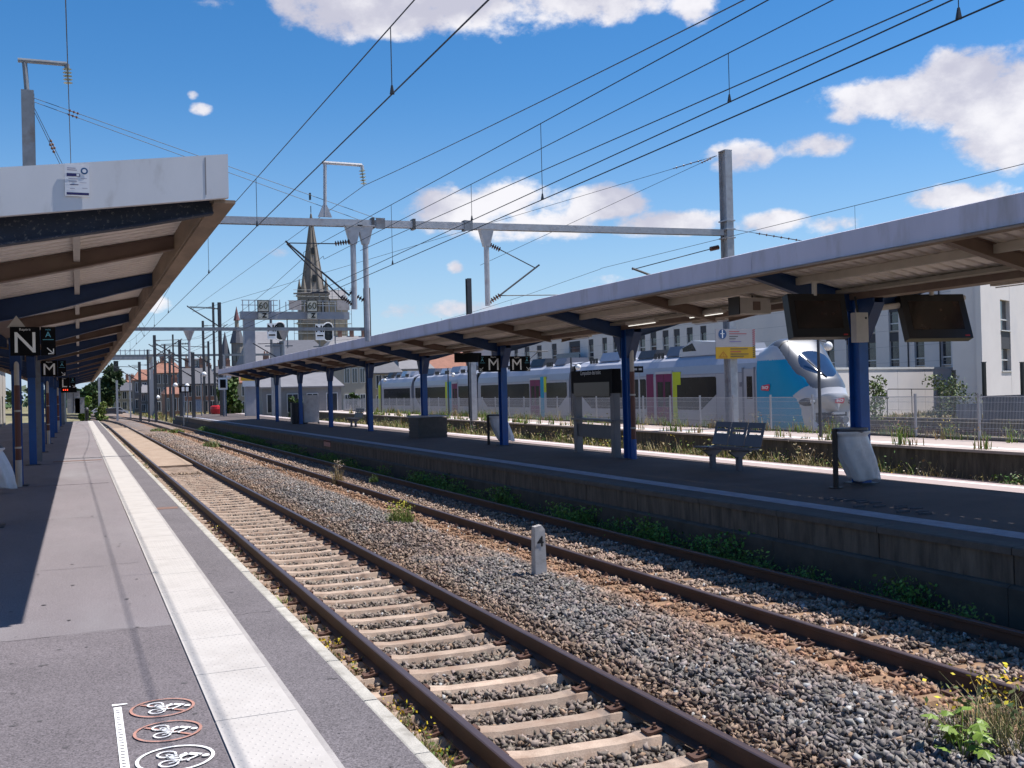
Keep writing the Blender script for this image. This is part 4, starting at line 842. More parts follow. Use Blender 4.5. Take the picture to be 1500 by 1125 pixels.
# --- second and third portal, farther on
def portal(Y, x0, x1, zb, zt, drops, label):
    t = thing('overhead_portal', label, 'overhead portal', (x0, Y, 0), 'overhead line portals')
    for x in (x0, x1): MB().hbeam(x, Y, -.4, zt, .34, .36, .03).build('mast', GALVD, t)
    MB().box(x0+.17, x1-.17, Y-.12, Y+.12, zb-.14, zb+.14).build('beam', GALVD, t)
    for x, zl in drops:
        mb = MB(); mb.tube([(x, Y-.02, zb-.14), (x, Y-.02, zb-1.0), (x, Y-.02, zl)], [.45, .10, .10], 8); mb.build('drop_tube', GALV, t)
        mb = MB(); mb.tube([(x, Y, zb-1.2), (x-2.2, Y, zb-1.25)], .03, 5).tube([(x, Y, zl+.3), (x-2.6, Y, zb-1.2)], .05, 5); mb.build('cantilever_tube', DGREY, t)
        insulator(t, (x-.1, Y, zb-1.2), (x-.6, Y, zb-1.22), INSB, .12, 4); insulator(t, (x-.1, Y, zl+.35), (x-.5, Y, zl+.65), INSB, .12, 4)
    return t
P = lambda px, py, Y: Vector(at(px, py, Y=Y))
zb2 = P(300, 482, 88).z
portal(88, -1.2, P(538, 470, 88).x, zb2, P(538, 424, 88).z, [(P(277, 500, 88).x, 5.0), (P(416, 500, 88).x, 5.0)], 'second overhead line portal crossing behind the signal gantry')
zb3 = zb2
portal(142, -1.6, 26, zb3, zb3+2.5, [(P(218, 500, 142).x, 5), (P(300, 500, 142).x, 5)], 'third overhead line portal far down the line')
wire('messenger_wire', 'far messenger wire beyond the second portal', 'overhead wire', run(const(3.0, 7.0), 88.1, 142, .8), .014, drops=[((3, y, 6.35), (3, y, 5.75)) for y in (98, 110, 122, 134)])
wire('messenger_wire', 'far messenger wire over the second track beyond the second portal', 'overhead wire', run(const(7.4, 7.0), 88.1, 142, .8), .014)
# --- single masts
def mast(px, py0, py1, Y, kind, label, w=.3):
    p = P(px, py0, Y); t = thing('catenary_mast', label, 'mast', (p.x, Y, 0), 'catenary masts down the line'); zt = p.z
    MB().hbeam(p.x, Y, -.4, zt, w, w, .03).build('mast', DGREY if kind != 'light' else GALV, t)
    if kind == 'arm' or kind == 'armr':
        d = -1 if kind == 'arm' else 1
        MB().tube([(p.x, Y, zt-.6), (p.x+d*2.6, Y, zt-.5)], .035, 5).tube([(p.x, Y, zt-2.3), (p.x+d*2.9, Y, zt-.4)], .05, 5).build('cantilever_tube', DGREY, t)
        insulator(t, (p.x+d*.15, Y, zt-.6), (p.x+d*.6, Y, zt-.58), INSB, .11, 4); insulator(t, (p.x+d*.15, Y, zt-2.2), (p.x+d*.55, Y, zt-1.93), INSB, .11, 4)
    if kind == 'light': MB().tube([(p.x-.1, Y, zt-.1), (p.x+.1, Y, zt-.1)], .12, 6).build('cap', DGREY, t)
    return t
mast(537, 422, 495, 64, 'plain', 'dark steel mast just right of the drop tubes, before the second portal', .36)
mast(686, 408, 462, 62, 'plain', 'dark mast sticking up above the middle of the opposite canopy', .30)
mast(692, 530, 620, 58, 'light', 'grey mast in front of the far end of the train', .34)
mast(226, 491, 560, 118, 'armr', 'mast with a box on top, left of the portal drop tube')
mast(263, 498, 600, 106, 'arm', 'mast with cantilever among the far yard masts, left of the thin ones')
mast(282, 516, 605, 98, 'arm', 'mast with cantilever right of the drop tube on the opposite platform end')
mast(248, 512, 560, 150, 'plain', 'short far mast between roofs')
mast(204, 530, 600, 125, 'arm', 'mast close to the far signal bridge')
mast(321, 443, 600, 100, 'arm', 'mast left of the slate turret')
mast(145, 553, 590, 150, 'light', 'pale pole before the dark tree at the end of the line', .3)
mast(171, 557, 597, 135, 'light', 'pale pole right of the dark tree at the end of the line', .26)
# --- signal gantry
YS = 95.0; q = lambda px, py: P(px, py, YS)
t = thing('signal_gantry', 'signal gantry on a thick grey column with two black signals and 60 speed boards', 'signal gantry', (q(365, 610).x, YS, 0))
xa, xb = q(357, 500).x, q(373, 500).x; MB().box(xa, xb, YS-.4, YS+.4, -.4, q(365, 464).z).build('column', mat('gantry_grey', (.30, .305, .34), .55, .15, var=.1, scale=2), t)
za, zb_ = q(400, 468).z, q(400, 457).z; x0, x1 = q(352, 460).x, q(510, 460).x
MB().box(x0, x1, YS-.5, YS+.5, za, zb_).build('beam', MATS['gantry_grey'], t)
rl = MB()
for px in list(range(354, 512, 9)): x = q(px, 450).x; rl.bar((x, YS-.6, zb_), (x, YS-.6, q(px, 440 if px < 410 else 443).z), .07)
for py in (441, 448): rl.bar((x0, YS-.6, q(400, py).z), (q(405, py).x, YS-.6, q(400, py).z), .06); rl.bar((q(420, py).x, YS-.6, q(400, py).z), (x1, YS-.6, q(400, py).z), .06)
rl.build('railing', GALV, t)
for px in (430, 500): MB().box(q(px-9, 445).x, q(px+9, 445).x, YS-.75, YS-.7, q(px, 455).z, q(px, 441).z).build('guard_panel', CONC_L, t)
for px in (383, 454):
    pl_ = MB(); c = q(px, 450); w = .52; pl_.box(c.x-w, c.x+w, YS-.95, YS-.9, q(px, 458).z, q(px, 441).z); s_ = pl_.build('speed_board', mat('board_dark_edge', (.05, .05, .04), .7), t)
    MB().box(c.x-w+.09, c.x+w-.09, YS-.97, YS-.951, q(px, 457).z, q(px, 442).z).build('face', mat('board_ivory', (.42, .41, .36), .7), s_)
    print_on(s_, [(*text('60', .85, .01), 0, 0, 0, 0)], (c.x, YS-.975, q(px, 449.5).z), [mat('ink_olive', (.06, .06, .035), .8)], nm='number')
    z_ = MB(); z_.box(c.x-w*.85, c.x+w*.85, YS-.95, YS-.9, q(px, 468).z, q(px, 459).z); s_ = z_.build('letter_plate', MATS['board_ivory'], t); print_on(s_, [(*text('Z', .55, .03), .1, 0, 0, 0)], (c.x, YS-.955, q(px, 463.5).z), [SIGNB], nm='letter')
for px, pz in ((408, 486), (478, 487)):
    c = q(px, pz); h = (q(px, pz-13).z-q(px, pz+13).z)/2; s_ = MB().add([(c.x+a_, YS-.8, c.z+b_) for a_, b_ in [(.40*math.cos(u), (h-.40)*(1 if math.sin(u) > 0 else -1)+.40*math.sin(u)) for u in [2*math.pi*(i+.5)/20 for i in range(20)]]], [tuple(range(20))]).build('signal_head', BLACK, t)
    vs = [(.40*math.cos(u), (h-.40)*(1 if math.sin(u) > 0 else -1)+.40*math.sin(u)) for u in [2*math.pi*(i+.5)/20 for i in range(20)]]
    rm = MB(); rm.tube([(c.x+a_*1.1, YS-.8, c.z+b_*1.03) for a_, b_ in vs+vs[:1]], .06, 5); rm.build('signal_rim', LETTER, s_)
    MB().box(c.x-.38, c.x+.38, YS-.78, YS-.5, c.z-h*.9, c.z+h*.9).build('housing', BLACK, s_)
    for k in range(4): vs_, fs_ = disc(.14, 10); mb = MB(); flat(mb, vs_, fs_, (c.x, YS-.83, c.z-h*.62+k*h*.42), '-y'); mb.build('lens', mat('lens_dark', (.03, .028, .03), .15), s_)
    n = q(px-12, pz); pp = MB().box(n.x-.42, n.x+.42, YS-.85, YS-.8, n.z-.75, n.z+.72).build('identity_plate', LETTER, t); print_on(pp, [(*text('Nf', .82, .03), 0, .25, 0, 0), (*rect(-.3, .3, -.42, -.28), 0, 0, 0, 0)], (n.x, YS-.86, n.z), [SIGNB], nm='letters')
    la = MB(); 
    for dx in (-.75, .75): la.bar((c.x+dx, YS-.3, za), (c.x+dx, YS-.3, c.z-h-.7), .09)
    la.bar((c.x-1.3, YS-.3, c.z-h-.5), (c.x+1.2, YS-.3, c.z-h-.5), .1); la.build('hanging_frame', GALVD, t)
pst = MB(); x = q(405, 530).x; pst.box(x-.3, x+.3, YS-.2, YS+.2, -.3, za-2.2); pst.build('side_mast', MATS['gantry_grey'], t)
# far signal bridge on the left
YB = 175.0; q = lambda px, py: P(px, py, YB)
t = thing('signal_bridge', 'far grey signal bridge with railing over the end of the left tracks', 'signal gantry', (q(220, 600).x, YB, 0))
MB().box(q(153, 520).x, q(220, 520).x, YB-.6, YB+.6, q(190, 527).z, q(190, 521).z).build('beam', MATS['gantry_grey'], t)
MB().box(q(216, 540).x, q(224, 540).x, YB-.5, YB+.5, -.4, q(190, 520).z).build('column', MATS['gantry_grey'], t)
rl = MB()
for px in range(155, 224, 7): x = q(px, 510).x; rl.bar((x, YB-.6, q(px, 521).z), (x, YB-.6, q(px, 512).z), .12)
rl.bar((q(154, 514).x, YB-.6, q(190, 514).z), (q(222, 514).x, YB-.6, q(190, 514).z), .1); rl.build('railing', GALV, t)
MB().box(q(166, 535).x, q(173, 535).x, YB-1.2, YB-.6, q(170, 544).z, q(170, 529).z).build('signal_head', BLACK, t)
# ---------------------------------------------------------------- the train
XT = 27.55; XC = XT+1.43
yt = lambda px: at(px, 555, X=XT)[1]
zt = lambda px, py: at(px, py, X=XT)[2]
TW = mat('train_silver_white', (.34, .34, .38), .36, .1, var=.03, coat=.15); TL = mat('train_roof_grey', (.40, .41, .47), .45, var=.06); TG = mat('train_grey', (.16, .16, .19), .45, var=.05)
TB = mat('train_blue', (.0, .26, .46), .4, var=.04, coat=.05, spec=.3); TP = mat('train_purple', (.17, .016, .075), .45, var=.05, spec=.2); TLI = mat('train_lime', (.50, .56, .02), .45, var=.03, spec=.2); TT = mat('train_turquoise', (.0, .28, .44), .45, var=.03, spec=.2)
TGL = mat('train_window', (.010, .010, .012), .14, var=.5, scale=1.2, spec=.22, stain=(.03, .026, .03), sth=.66, sscale=2.2); TNOSE = mat('train_nose_white', (.45, .45, .48), .28, var=.03, coat=.4); VIS = mat('visor_grey', (.11, .115, .13), .40, .3, var=.08, coat=.4)
WSG = mat('windscreen_glass', (.02, .035, .075), .06, var=.2, spec=1.0); BLK2 = mat('coupler_black', (.02, .02, .022), .5, var=.2)
tr = thing('passenger_train', 'white regional train with a bright blue cab end and purple doors', 'train', (XC, yt(1108), 0))
hw = 1.43
side = [(-hw+.03, .32), (-hw, .7), (-hw, 2.95), (-hw+.07, 3.35), (-hw+.26, 3.68), (-hw+.60, 3.92), (-.35, 4.02)]
def car(y0, y1, nm='car_body'):
    pr = [(XC+x, z) for x, z in side]+[(XC-x, z) for x, z in side[::-1]]; mb = MB(); n = len(pr); mb.prism(pr, 'y', y0, y1); mb.f = mb.f; b = mb.build(nm, [TW, TL], tr)
    for p in b.data.polygons:
        if p.normal.z > .30: p.material_index = 1
    return b
def sidebox(body, nm, pa, pb, z0, z1, m_, e=.006):
    ya, yb = sorted((yt(pa), yt(pb))); return MB().box(XT-e, XT+.02, ya, yb, z0, z1).build(nm, m_, body)
def window(body, pa, pb, z0=1.22, z1=2.80, cham=0):
    ya, yb = sorted((yt(pa), yt(pb))); mb = MB()
    lo = [(ya, z0+.0), (yb, z0+.0)]
    if cham > 0: pl_ = [(ya, z0+.75), (ya+1.3, z0), (yb-.1, z0), (yb, z0+.1), (yb, z1-.08), (yb-.08, z1), (ya+.08, z1), (ya, z1-.08)]
    elif cham < 0: pl_ = [(ya, z0+.1), (ya+.1, z0), (yb-1.3, z0), (yb, z0+.75), (yb, z1-.08), (yb-.08, z1), (ya+.08, z1), (ya, z1-.08)]
    else: pl_ = [(ya, z0), (yb, z0), (yb, z1), (ya, z1)]
    mb.prism(pl_, 'x', XT-.008, XT+.02); return mb.build('window', TGL, body)
def door(body, pa, pb, m_=TP):
    d = sidebox(body, 'door', pa, pb, .62, 3.02, m_, .014); ya, yb = sorted((yt(pa), yt(pb))); w = yb-ya
    for k in (0, 1):
        MB().box(XT-.02, XT, ya+w*(.08+.48*k), ya+w*(.42+.48*k), 1.35, 2.62).build('door_window', TGL, d)
    MB().box(XT-.021, XT, ya+w*.49, ya+w*.51, .65, 3.0).build('door_seal', BLACK, d); MB().box(XT-.03, XT+.02, ya-.06, yb+.06, 3.03, 3.16).build('door_header', TNOSE, d)
    return d
joints = [1108, 837, 697, 604, 553]
for i in range(4):
    y0, y1 = yt(joints[i]), yt(joints[i+1]); g = .38
    b = car(y0+(g if i else 0), y1-(g if i < 3 else 0))
    if i == 0:
        window(b, 991, 1049, cham=1); window(b, 851, 946, cham=-1); sidebox(b, 'door_pocket', 947, 957, .62, 3.05, TP, .012); door(b, 961, 984); sidebox(b, 'lime_stripe', 985.5, 991.5, .45, 3.1, TLI, .016); sidebox(b, 'lime_stripe', 991.5, 997, 2.45, 3.1, TLI, .016)
        c = sidebox(b, 'cab_door', 1090, 1104, .55, 3.1, TW, .012); sidebox(c, 'door_frame', 1087, 1090, .5, 3.15, TG, .014); sidebox(c, 'door_frame', 1104, 1106, .5, 3.15, TG, .014); sidebox(c, 'door_window', 1094, 1102, 1.75, 2.75, TGL, .02); sidebox(b, 'lime_patch', 1070, 1072, 1.9, 2.6, TLI, .012); sidebox(b, 'grille', 1083, 1086.5, 2.3, 2.5, TG, .012)
    elif i == 1:
        window(b, 800, 830, cham=1); window(b, 704, 775, cham=-1); door(b, 776.5, 791); sidebox(b, 'blue_stripe', 791.5, 796.5, .6, 3.2, TT, .016); sidebox(b, 'lime_stripe', 796.5, 800, 2.2, 3.2, TLI, .016)
    elif i == 2:
        window(b, 671, 691); window(b, 608, 652, cham=-1); door(b, 662, 669.5); sidebox(b, 'blue_stripe', 655, 660.5, .6, 3.2, TT, .016); sidebox(b, 'lime_stripe', 652, 655, .6, 3.2, TLI, .016)
    else: window(b, 562, 600); sidebox(b, 'lime_stripe', 554, 557, .6, 3.2, TLI, .016)
    MB().box(XT+.02, XC+1.3, y0+.6, y1-.6, .05, .34).build('underframe', BLK2, tr)
    for yw in (y0+2.2, y0+4.6, y1-4.6, y1-2.2):
        for sx in (-.75, .75): MB().tube([(XC+sx-.06, yw, .42), (XC+sx+.06, yw, .42)], .42, 16).build('wheel', DGREY, tr)
    if i:
        for k, (w_, z1) in enumerate(((1.18, 3.75), (1.10, 3.6), (1.18, 3.75))): MB().box(XC-w_, XC+w_, y0-g+.25*k+.01, y0-g+.25*k+.25, .75, z1).build('gangway', BLACK, tr)
    for k in range(1, int((y1-y0)/3.1)):
        MB().box(XT-.0035, XT+.01, y0+3.1*k, y0+3.1*k+.018, .72, 2.94).build('panel_seam', TG, b)
    MB().box(XT-.0035, XT+.01, y0+.4, y1-.4, 2.925, 2.945).build('panel_seam', TG, b)
    MB().box(XT-.0045, XT+.01, y0+.4, y1-.4, .70, .74).build('skirt_seam', TG, b)
    # roof equipment
    for k in range(4):
        ya = y0+(y1-y0)*(.12+.2*k); l_ = (y1-y0)*(.13 if k % 2 else .09); rb = MB(); rb.prism([(XC-.95, 3.92), (XC-.7, 4.34+.08*(k % 2)), (XC+.7, 4.34+.08*(k % 2)), (XC+.95, 3.92)], 'y', ya, ya+l_); rb.build('roof_unit', (TNOSE, TG, DGREY, TL)[(k+i) % 4], tr)
        for s in range(3): MB().box(XC-1.0, XC-.93, ya+l_+.2+s*.35, ya+l_+.4+s*.35, 3.85, 4.12).build('roof_box', BLK2, tr)
pn = MB(); yp = yt(760); pn.tube([(XC, yp, 4.1), (XC-.1, yp+1.1, 4.5), (XC, yp-.2, 5.0)], .035, 6).tube([(XC-.7, yp-.2, 5.0), (XC+.7, yp-.2, 5.0)], .04, 6); pn.build('pantograph', DGREY, tr)
# white equipment cover above the first car
ya, yb = yt(1048), yt(985); cv = MB(); cv.prism([(ya, 3.85), (ya+.1, 4.42), (yb-1.2, 4.62), (yb-.1, 4.2), (yb, 3.85)], 'x', XC-1.02, XC+.9); cv.build('roof_cover', TNOSE, tr)
MB().prism([(yb-1.6, 4.1), (yb-1.25, 4.5), (yb-.35, 4.28), (yb-.4, 4.1)], 'x', XC-1.03, XC-1.021).build('roof_cover_window', TGL, tr)
# cab: one lofted body, its faces coloured by zone
yb0, yn = yt(1108), yt(1108)-3.1
def sm(t, a, b): t = min(1, max(0, (t-a)/(b-a))); return t*t*(3-2*t)
NS, NU = 220, 240; Vc = []; ss = [i/(NS-1) for i in range(NS)]
def cabsec(s):
    ztop = 4.02+.32*sm(s, .0, .32)-.06*sm(s, .3, .45)-2.12*max(0, (s-.40)/.60)**1.25-.22*sm(s, .9, 1)
    zbot = .30+.05*sm(s, .6, .9)+.10*sm(s, .94, 1)
    w = 1.43-.04*sm(s, .1, .5)-.22*sm(s, .45, .95)-.10*sm(s, .85, 1)
    return ztop, zbot, w
for s in ss:
    ztop, zbot, w = cabsec(s); zc = (ztop*.42+zbot*.58); y = yb0-(yb0-yn)*s
    for j in range(NU):
        u = 2*math.pi*j/NU; c, d = math.cos(u), math.sin(u); ex = .36+.26*sm(s, .3, .8) if d > 0 else .22+.1*s
        x = w*math.copysign(abs(c)**(ex if d > 0 else .3), c); z = zc+(ztop-zc if d > 0 else zc-zbot)*math.copysign(abs(d)**(ex+.1 if d > 0 else .34), d)
        bul = .42*sm(s, .55, 1)*(1-(x/w)**2)
        Vc.append((XC+x, y-bul, z))
# close the nose with shrinking rings
for q in range(1, 9):
    k = 1-q/8.4; base = Vc[(NS-1)*NU:NS*NU]; cx = XC; cz = 1.15
    for (x, y, z) in base: Vc.append((cx+(x-cx)*k, y-.06*(1-k*k), cz+(z-cz)*k))
Fc = []; mc = []
for i in range(NS+7):
    for j in range(NU):
        a = i*NU+j; b = i*NU+(j+1) % NU; Fc.append((a, b, b+NU, a+NU)); x = abs(sum(Vc[t][0] for t in (a, b, b+NU, a+NU))/4-XC); z = sum(Vc[t][2] for t in (a, b, b+NU, a+NU))/4
        s = ss[min(i, NS-1)]; ztop, zbot, w = cabsec(s); f = x/w; mi = 0
        if f > .70 and 1.85 <= z < 3.42 and s < min(.56+(3.42-z)*.42, .93-.42*max(0, 2.35-z)): mi = 1
        if z < 1.85 and f > .5 and s < .70+.20*math.sqrt(max(0, 1-((z-.35)/1.5)**2)): mi = 1
        vt = 3.95-1.30*sm(s, .25, .85)-.52*sm(s, .78, .97)     # visor
        fv = .86-.06*sm(s, .8, .95)
        if .18 < s < .955 and f < fv and z > vt: mi = 2
        g_ = ((s-.74)/.15)**2+(f/(.68-.10*(s-.74)/.15))**2
        if g_ < 1 and z > vt+.02: mi = 3
        if .42 < s < .435 and f < fv and z > vt: mi = 4
        if (s > .93) and z < 1.14 and f < .72: mi = 4
        mc.append(mi)
cb = npmesh('cab', np.array(Vc), np.array(Fc), [TNOSE, TB, VIS, WSG, BLK2], smooth=True, mi=np.array(mc)); cb.parent = tr; cb.location = tuple(-a for a in ORG[tr.name]); ORG[cb.name] = (0, 0, 0)
def on_cab(px, py): return None
def cabpt(s, side_, zz):
    """a point on the cab skin at station s, height zz, on the side facing the platforms"""
    i = int(s*(NS-1)); row = Vc[i*NU:(i+1)*NU]; c = [v for v in row if (v[0]-XC)*side_ > 0]; return Vector(min(c, key=lambda v: abs(v[2]-zz)))
for sd in (-1, 1):
    p = cabpt(.90, sd, 1.58); h_ = MB(); h_.ball((p.x-sd*.14, p.y-.02, p.z), (.24, .50, .19), nu=14, nv=8); h_.build('headlight', BLK2, cb, True); l_ = MB(); l_.ball((p.x-sd*.10, p.y-.42, p.z+.01), (.10, .12, .10), nu=10, nv=6); l_.build('lamp', mat('lamp_glass', (.6, .62, .66), .1, var=0), cb, True)
wp = cabpt(.62, -1, 9); zz_ = lambda s: cabsec(s)[0]
MB().tube([(XC-.2, yb0-(yb0-yn)*.90-.36, zz_(.90)+.02), (XC-.62, yb0-(yb0-yn)*.70-.26, zz_(.70)-.02)], .022, 6).build('wiper', BLACK, cb)
yf = min(v[1] for v in Vc)-.01
cpn = MB(); cpn.box(XC-.16, XC+.16, yf-.28, yf+.3, .72, .98).tube([(XC, yf-.28, .85), (XC, yf-.42, .85)], .16, 10); cpn.build('coupler', GALVD, cb); MB().box(XC-.32, XC+.32, yf-.02, yf+.05, 1.06, 1.15).build('bumper_bar', TNOSE, cb)
# operator logo: red shape with white letters, on the side and on the nose
LR = mat('logo_red', (.60, .015, .05), .4, var=.05)
def logo(o, d, w, rz=0):
    mb = MB(); pts = [(-.5, -.16), (-.42, .13), (-.25, .17), (.36, .24), (.5, .22), (.5, .02), (.4, -.2), (.28, -.23)]; vs = [(a*w, b*w) for a, b in pts]; dv, df = DIRS[d]
    e = Vector(dv).cross(Vector(df))*.004
    flat(mb, vs, [tuple(range(len(vs)))[::-1]], Vector(o)+e, d, 0); tv, tf = text('SNCF', w*.30, .006); flat(mb, tv, tf, Vector(o)+e*2.2, d, 1); return mb.build('logo', [LR, LETTER], cb)
p = at(1121, 568, X=XT-.01); logo((XT-.012, p[1], p[2]), '-x', .62)
logo((XC+.05, yf-.02, 1.62), '-y', .5)
# ---------------------------------------------------------------- fence, sign, lamps on the far platform
fx = lambda y: 23.85+.03*(y-24)
ft = thing('mesh_fence', 'long galvanised wire mesh fence along the back of the far platform', 'fence', (fx(24), 24, ZP3))
pmx = MB()
for k in range(49): pmx.box(-.0025, .0025, k*.05+.04, k*.05+.0468, .07, 1.27)
for z in (.10, .35, .60, .85, 1.10, 1.25): pmx.box(-.007, -.0026, .01, 2.49, z, z+.008); 
pmx.box(-.014, -.0075, .01, 2.49, 1.262, 1.275)
pmesh = pmx.mesh('fence_panel', GMESH); fpo = MB().box(-.03, .03, -.03, .03, -.1, 1.36).mesh('fence_post', GALV); fplk = MB().box(-.02, .02, .03, 2.47, .0, .06).mesh('base_rail', DGREY)
for k in range(38):
    y = 14.35+2.5*k; inst('fence_panel', pmesh, ft, (fx(y), y, ZP3), -.03); inst('fence_post', fpo, ft, (fx(y), y, ZP3)); inst('base_rail', fplk, ft, (fx(y), y, ZP3), -.03)
ys_ = YG-.42; a, b = at(1048, 482, Y=ys_), at(1107, 525, Y=ys_); cx, cz = (a[0]+b[0])/2, (a[2]+b[2])/2; w, h = b[0]-a[0], a[2]-b[2]
t = thing('warning_sign', 'grey and yellow warning sign with a blue round symbol fixed to the right portal mast', 'warning sign', (cx, ys_, cz))
MB().box(cx-w/2, cx+w/2, ys_, ys_+.04, cz-.10*h, cz+h/2).build('upper_panel', mat('sign_grey', (.34, .325, .35), .6, var=.04), t); MB().box(cx-w/2, cx+w/2, ys_, ys_+.04, cz-h/2, cz-.105*h).build('yellow_panel', mat('sign_yellow', (.46, .27, .01), .6, var=.06), t)
it = [(*disc(.105*h*1.55, 22), -.33*w, .33*h, 0, 0), (*rect(-.38*w, -.28*w, .335*h, .355*h), 0, 0, 1, 1), (*rect(-.342*w, -.318*w, .20*h, .43*h), 0, 0, 1, 1), (*disc(.022*h, 10), -.33*w, .455*h, 1, 1)]
for z_, l_, mi in ((.42, .26, 2), (.34, .44, 2), (.25, .22, 3), (.17, .16, 3), (.08, .30, 4)): it.append((*rect(-.16*w, (-.16+l_)*w, z_*h-.012*h, z_*h+.012*h), 0, 0, mi, 0))
for z_, l_, mi in ((-.17, .44, 3), (-.265, .27, 2), (-.345, .46, 3), (-.42, .34, 3)): it.append((*rect(-.14*w, (-.14+l_)*w, z_*h-.014*h, z_*h+.014*h), 0, 0, mi, 0))
for p_, q_ in (((-.42, -.44), (-.22, -.44)), ((-.42, -.44), (-.32, -.26)), ((-.22, -.44), (-.32, -.26))): it.append((*seg((p_[0]*w, p_[1]*h), (q_[0]*w, q_[1]*h), .025*h), 0, 0, 5, 0))
it.append((*text('!', .14*h, .004), -.32*w, -.37*h, 5, 0))
for k in range(14): z_ = .46-.069*k; it.append(([(.43*w, (z_-.02)*h), (.495*w, (z_+.005)*h), (.495*w, (z_+.038)*h), (.43*w, (z_+.012)*h)], [(0, 1, 2, 3)], 0, 0, 2 if k < 8 else 3, 0))
print_on(t, it, (cx, ys_, cz), [mat('ink_symbol_blue', (.02, .07, .2), .6), LETTER, mat('ink_red', (.35, .05, .06), .7), mat('ink_dark2', (.06, .06, .05), .7), mat('ink_violet', (.16, .12, .3), .7), mat('ink_orange', (.34, .11, .01), .7)], nm='print')
MB().box(cx-w*.3, cx+w*.35, ys_+.04, YG-.24, cz-.05, cz+.02).build('bracket', DGREY, t)
# lamp posts on the far platform
def lamp(px, pyg, X, label, arm=.4):
    g = at(px, pyg, X=X); t = thing('platform_lamp', label, 'lamp post', (g[0]-arm, g[1], ZP3), 'lamp posts on the far platform')
    MB().tube([(g[0]-arm, g[1], ZP3-.6), (g[0]-arm, g[1], g[2]+.5)], [.06, .045], 8).tube([(g[0]-arm, g[1], g[2]+.2), (g[0], g[1], g[2]+.12)], .022, 6).build('pole', DGREY, t)
    MB().ball((g[0], g[1], g[2]), .15, nu=12, nv=8).build('globe', mat('globe_white', (.8, .8, .8), .3, var=0), t, True)
for px, py, X, lb in ((1213, 507, 22.6, 'lamp post with white globe in front of the train cab'), (847, 538, 23.3, 'lamp post with white globe above the information board'), (664, 549, 25.0, 'lamp post with white globe left of the M signs'), (564, 557, 26.0, 'farthest white globe lamp post in front of the train')): lamp(px, py, X, lb)
g = at(938, 618, Z=ZP3+.05); t = thing('platform_name_sign', 'small black sign on a thin white pole before the purple train door', 'sign', tuple(g)); c_ = at(932, 541, Y=g[1]); MB().tube([(g[0], g[1]+.05, ZP3-.05), (g[0]+.02, g[1]+.05, c_[2]+.2)], .04, 8).build('pole', GMESH, t); MB().box(c_[0]-.35, c_[0]+.38, g[1]-.03, g[1]+.0, c_[2]-.16, c_[2]+.15).build('panel', SIGNB, t)
print_on(t, [(*rect(-.26, .02, -.05, .05), 0, 0, 0, 0), (*rect(.12, .30, -.05, .05), 0, 0, 0, 0)], (c_[0], g[1]-.03, c_[2]), [mat('letter_dim', (.25, .25, .27), .6)], nm='lettering')
# ---------------------------------------------------------------- white building and low walls at right
BW = mat('facade_white', (.63, .59, .585), .85, var=.06, scale=.5, stain=(.48, .47, .50), sth=.68, sscale=.25); BG = mat('facade_infill', (.045, .045, .055), .7, var=.1); WG = glass('house_window_glass', (.025, .03, .04), .08); FRM = mat('window_frame_white', (.55, .55, .56), .6)
XA = 68.0; A = lambda px, py: at(px, py, X=XA)
yc = A(1423, 540)[1]; yfar = A(600, 540)[1]
bd = thing('modern_building', 'large white modern building with narrow tall windows behind the train', 'building', (XA, yc, -.3))
MB().box(XA+.3, XA+16, yc+.3, yfar, -.3, 11.2).build('core', BW, bd)
cols = [(1386, 8, 1), (1347, 8, 1), (1310, 8, 1), (1276, 8, 1), (1246, 7, 1), (1216, 7, 1), (1188, 6, 1), (1160, 6, 1), (1031, 5, 0), (1011, 5, 0), (992, 5, 0), (975.5, 5, 0), (957.5, 5, 0), (941, 5, 0), (902, 4, 0), (886, 4, 0), (866, 4, 0), (842, 9, 2), (812, 4, 0), (790, 4, 0), (772, 4, 0), (756, 3, 0), (738, 3, 0), (722, 3, 0)]
rows = ((.2, 2.55, 'w'), (2.55, 3.35, 'i'), (3.6, 5.95, 'w'), (5.95, 6.75, 'i'), (6.85, 8.6, 'w'), (8.6, 9.4, 'i'))
yprev = yc; edges = []
for px, hwid, k in cols:
    ya, yb_ = A(px+hwid*.9, 520)[1], A(px-hwid*.9, 520)[1]; MB().box(XA, XA+.3, yprev, ya, -.3, 11.2).build('facade_panel', BW, bd); yprev = yb_
    for z0, z1, ty in rows:
        if ty == 'w':
            f = MB().box(XA+.22, XA+.29, ya, yb_, z0, z1).build('window', WG, bd); fr = MB(); fr.box(XA+.16, XA+.22, ya, yb_, z0+.65, z0+.75).box(XA+.05, XA+.22, ya, yb_, z0, z0+.07).build('frame', FRM, f)
        else: MB().box(XA+.10, XA+.29, ya, yb_, z0, z1).build('infill_panel', BG, bd)
    MB().box(XA+.02, XA+.3, ya, yb_, 9.4, 11.2).build('facade_panel', BW, bd)
MB().box(XA, XA+.3, yprev, yfar, -.3, 11.2).build('facade_panel', BW, bd)
for z in np.arange(1.1, 11, 1.45): MB().box(XA-.006, XA+.01, yc, yfar, z, z+.025).build('facade_joint', mat('joint_grey', (.3, .3, .33), .9), bd)
for px in (1419, 1377, 1330): y = A(px, 480)[1]; MB().tube([(XA-.06, y, -.2), (XA-.06, y, 11)], .06, 6).build('down_pipe', BG, bd)
y0_, y1_ = A(862, 520)[1], A(828, 520)[1]; zb = A(845, 527)[2]; MB().box(XA-1.5, XA, y0_, y1_, zb-.35, zb-.05).build('balcony_slab', CONC_L, bd); MB().box(XA-1.5, XA-1.45, y0_, y1_, zb-.04, zb+1.0).build('balcony_glass', mat('balcony_glass', (.10, .16, .22), .15, var=.2), bd)
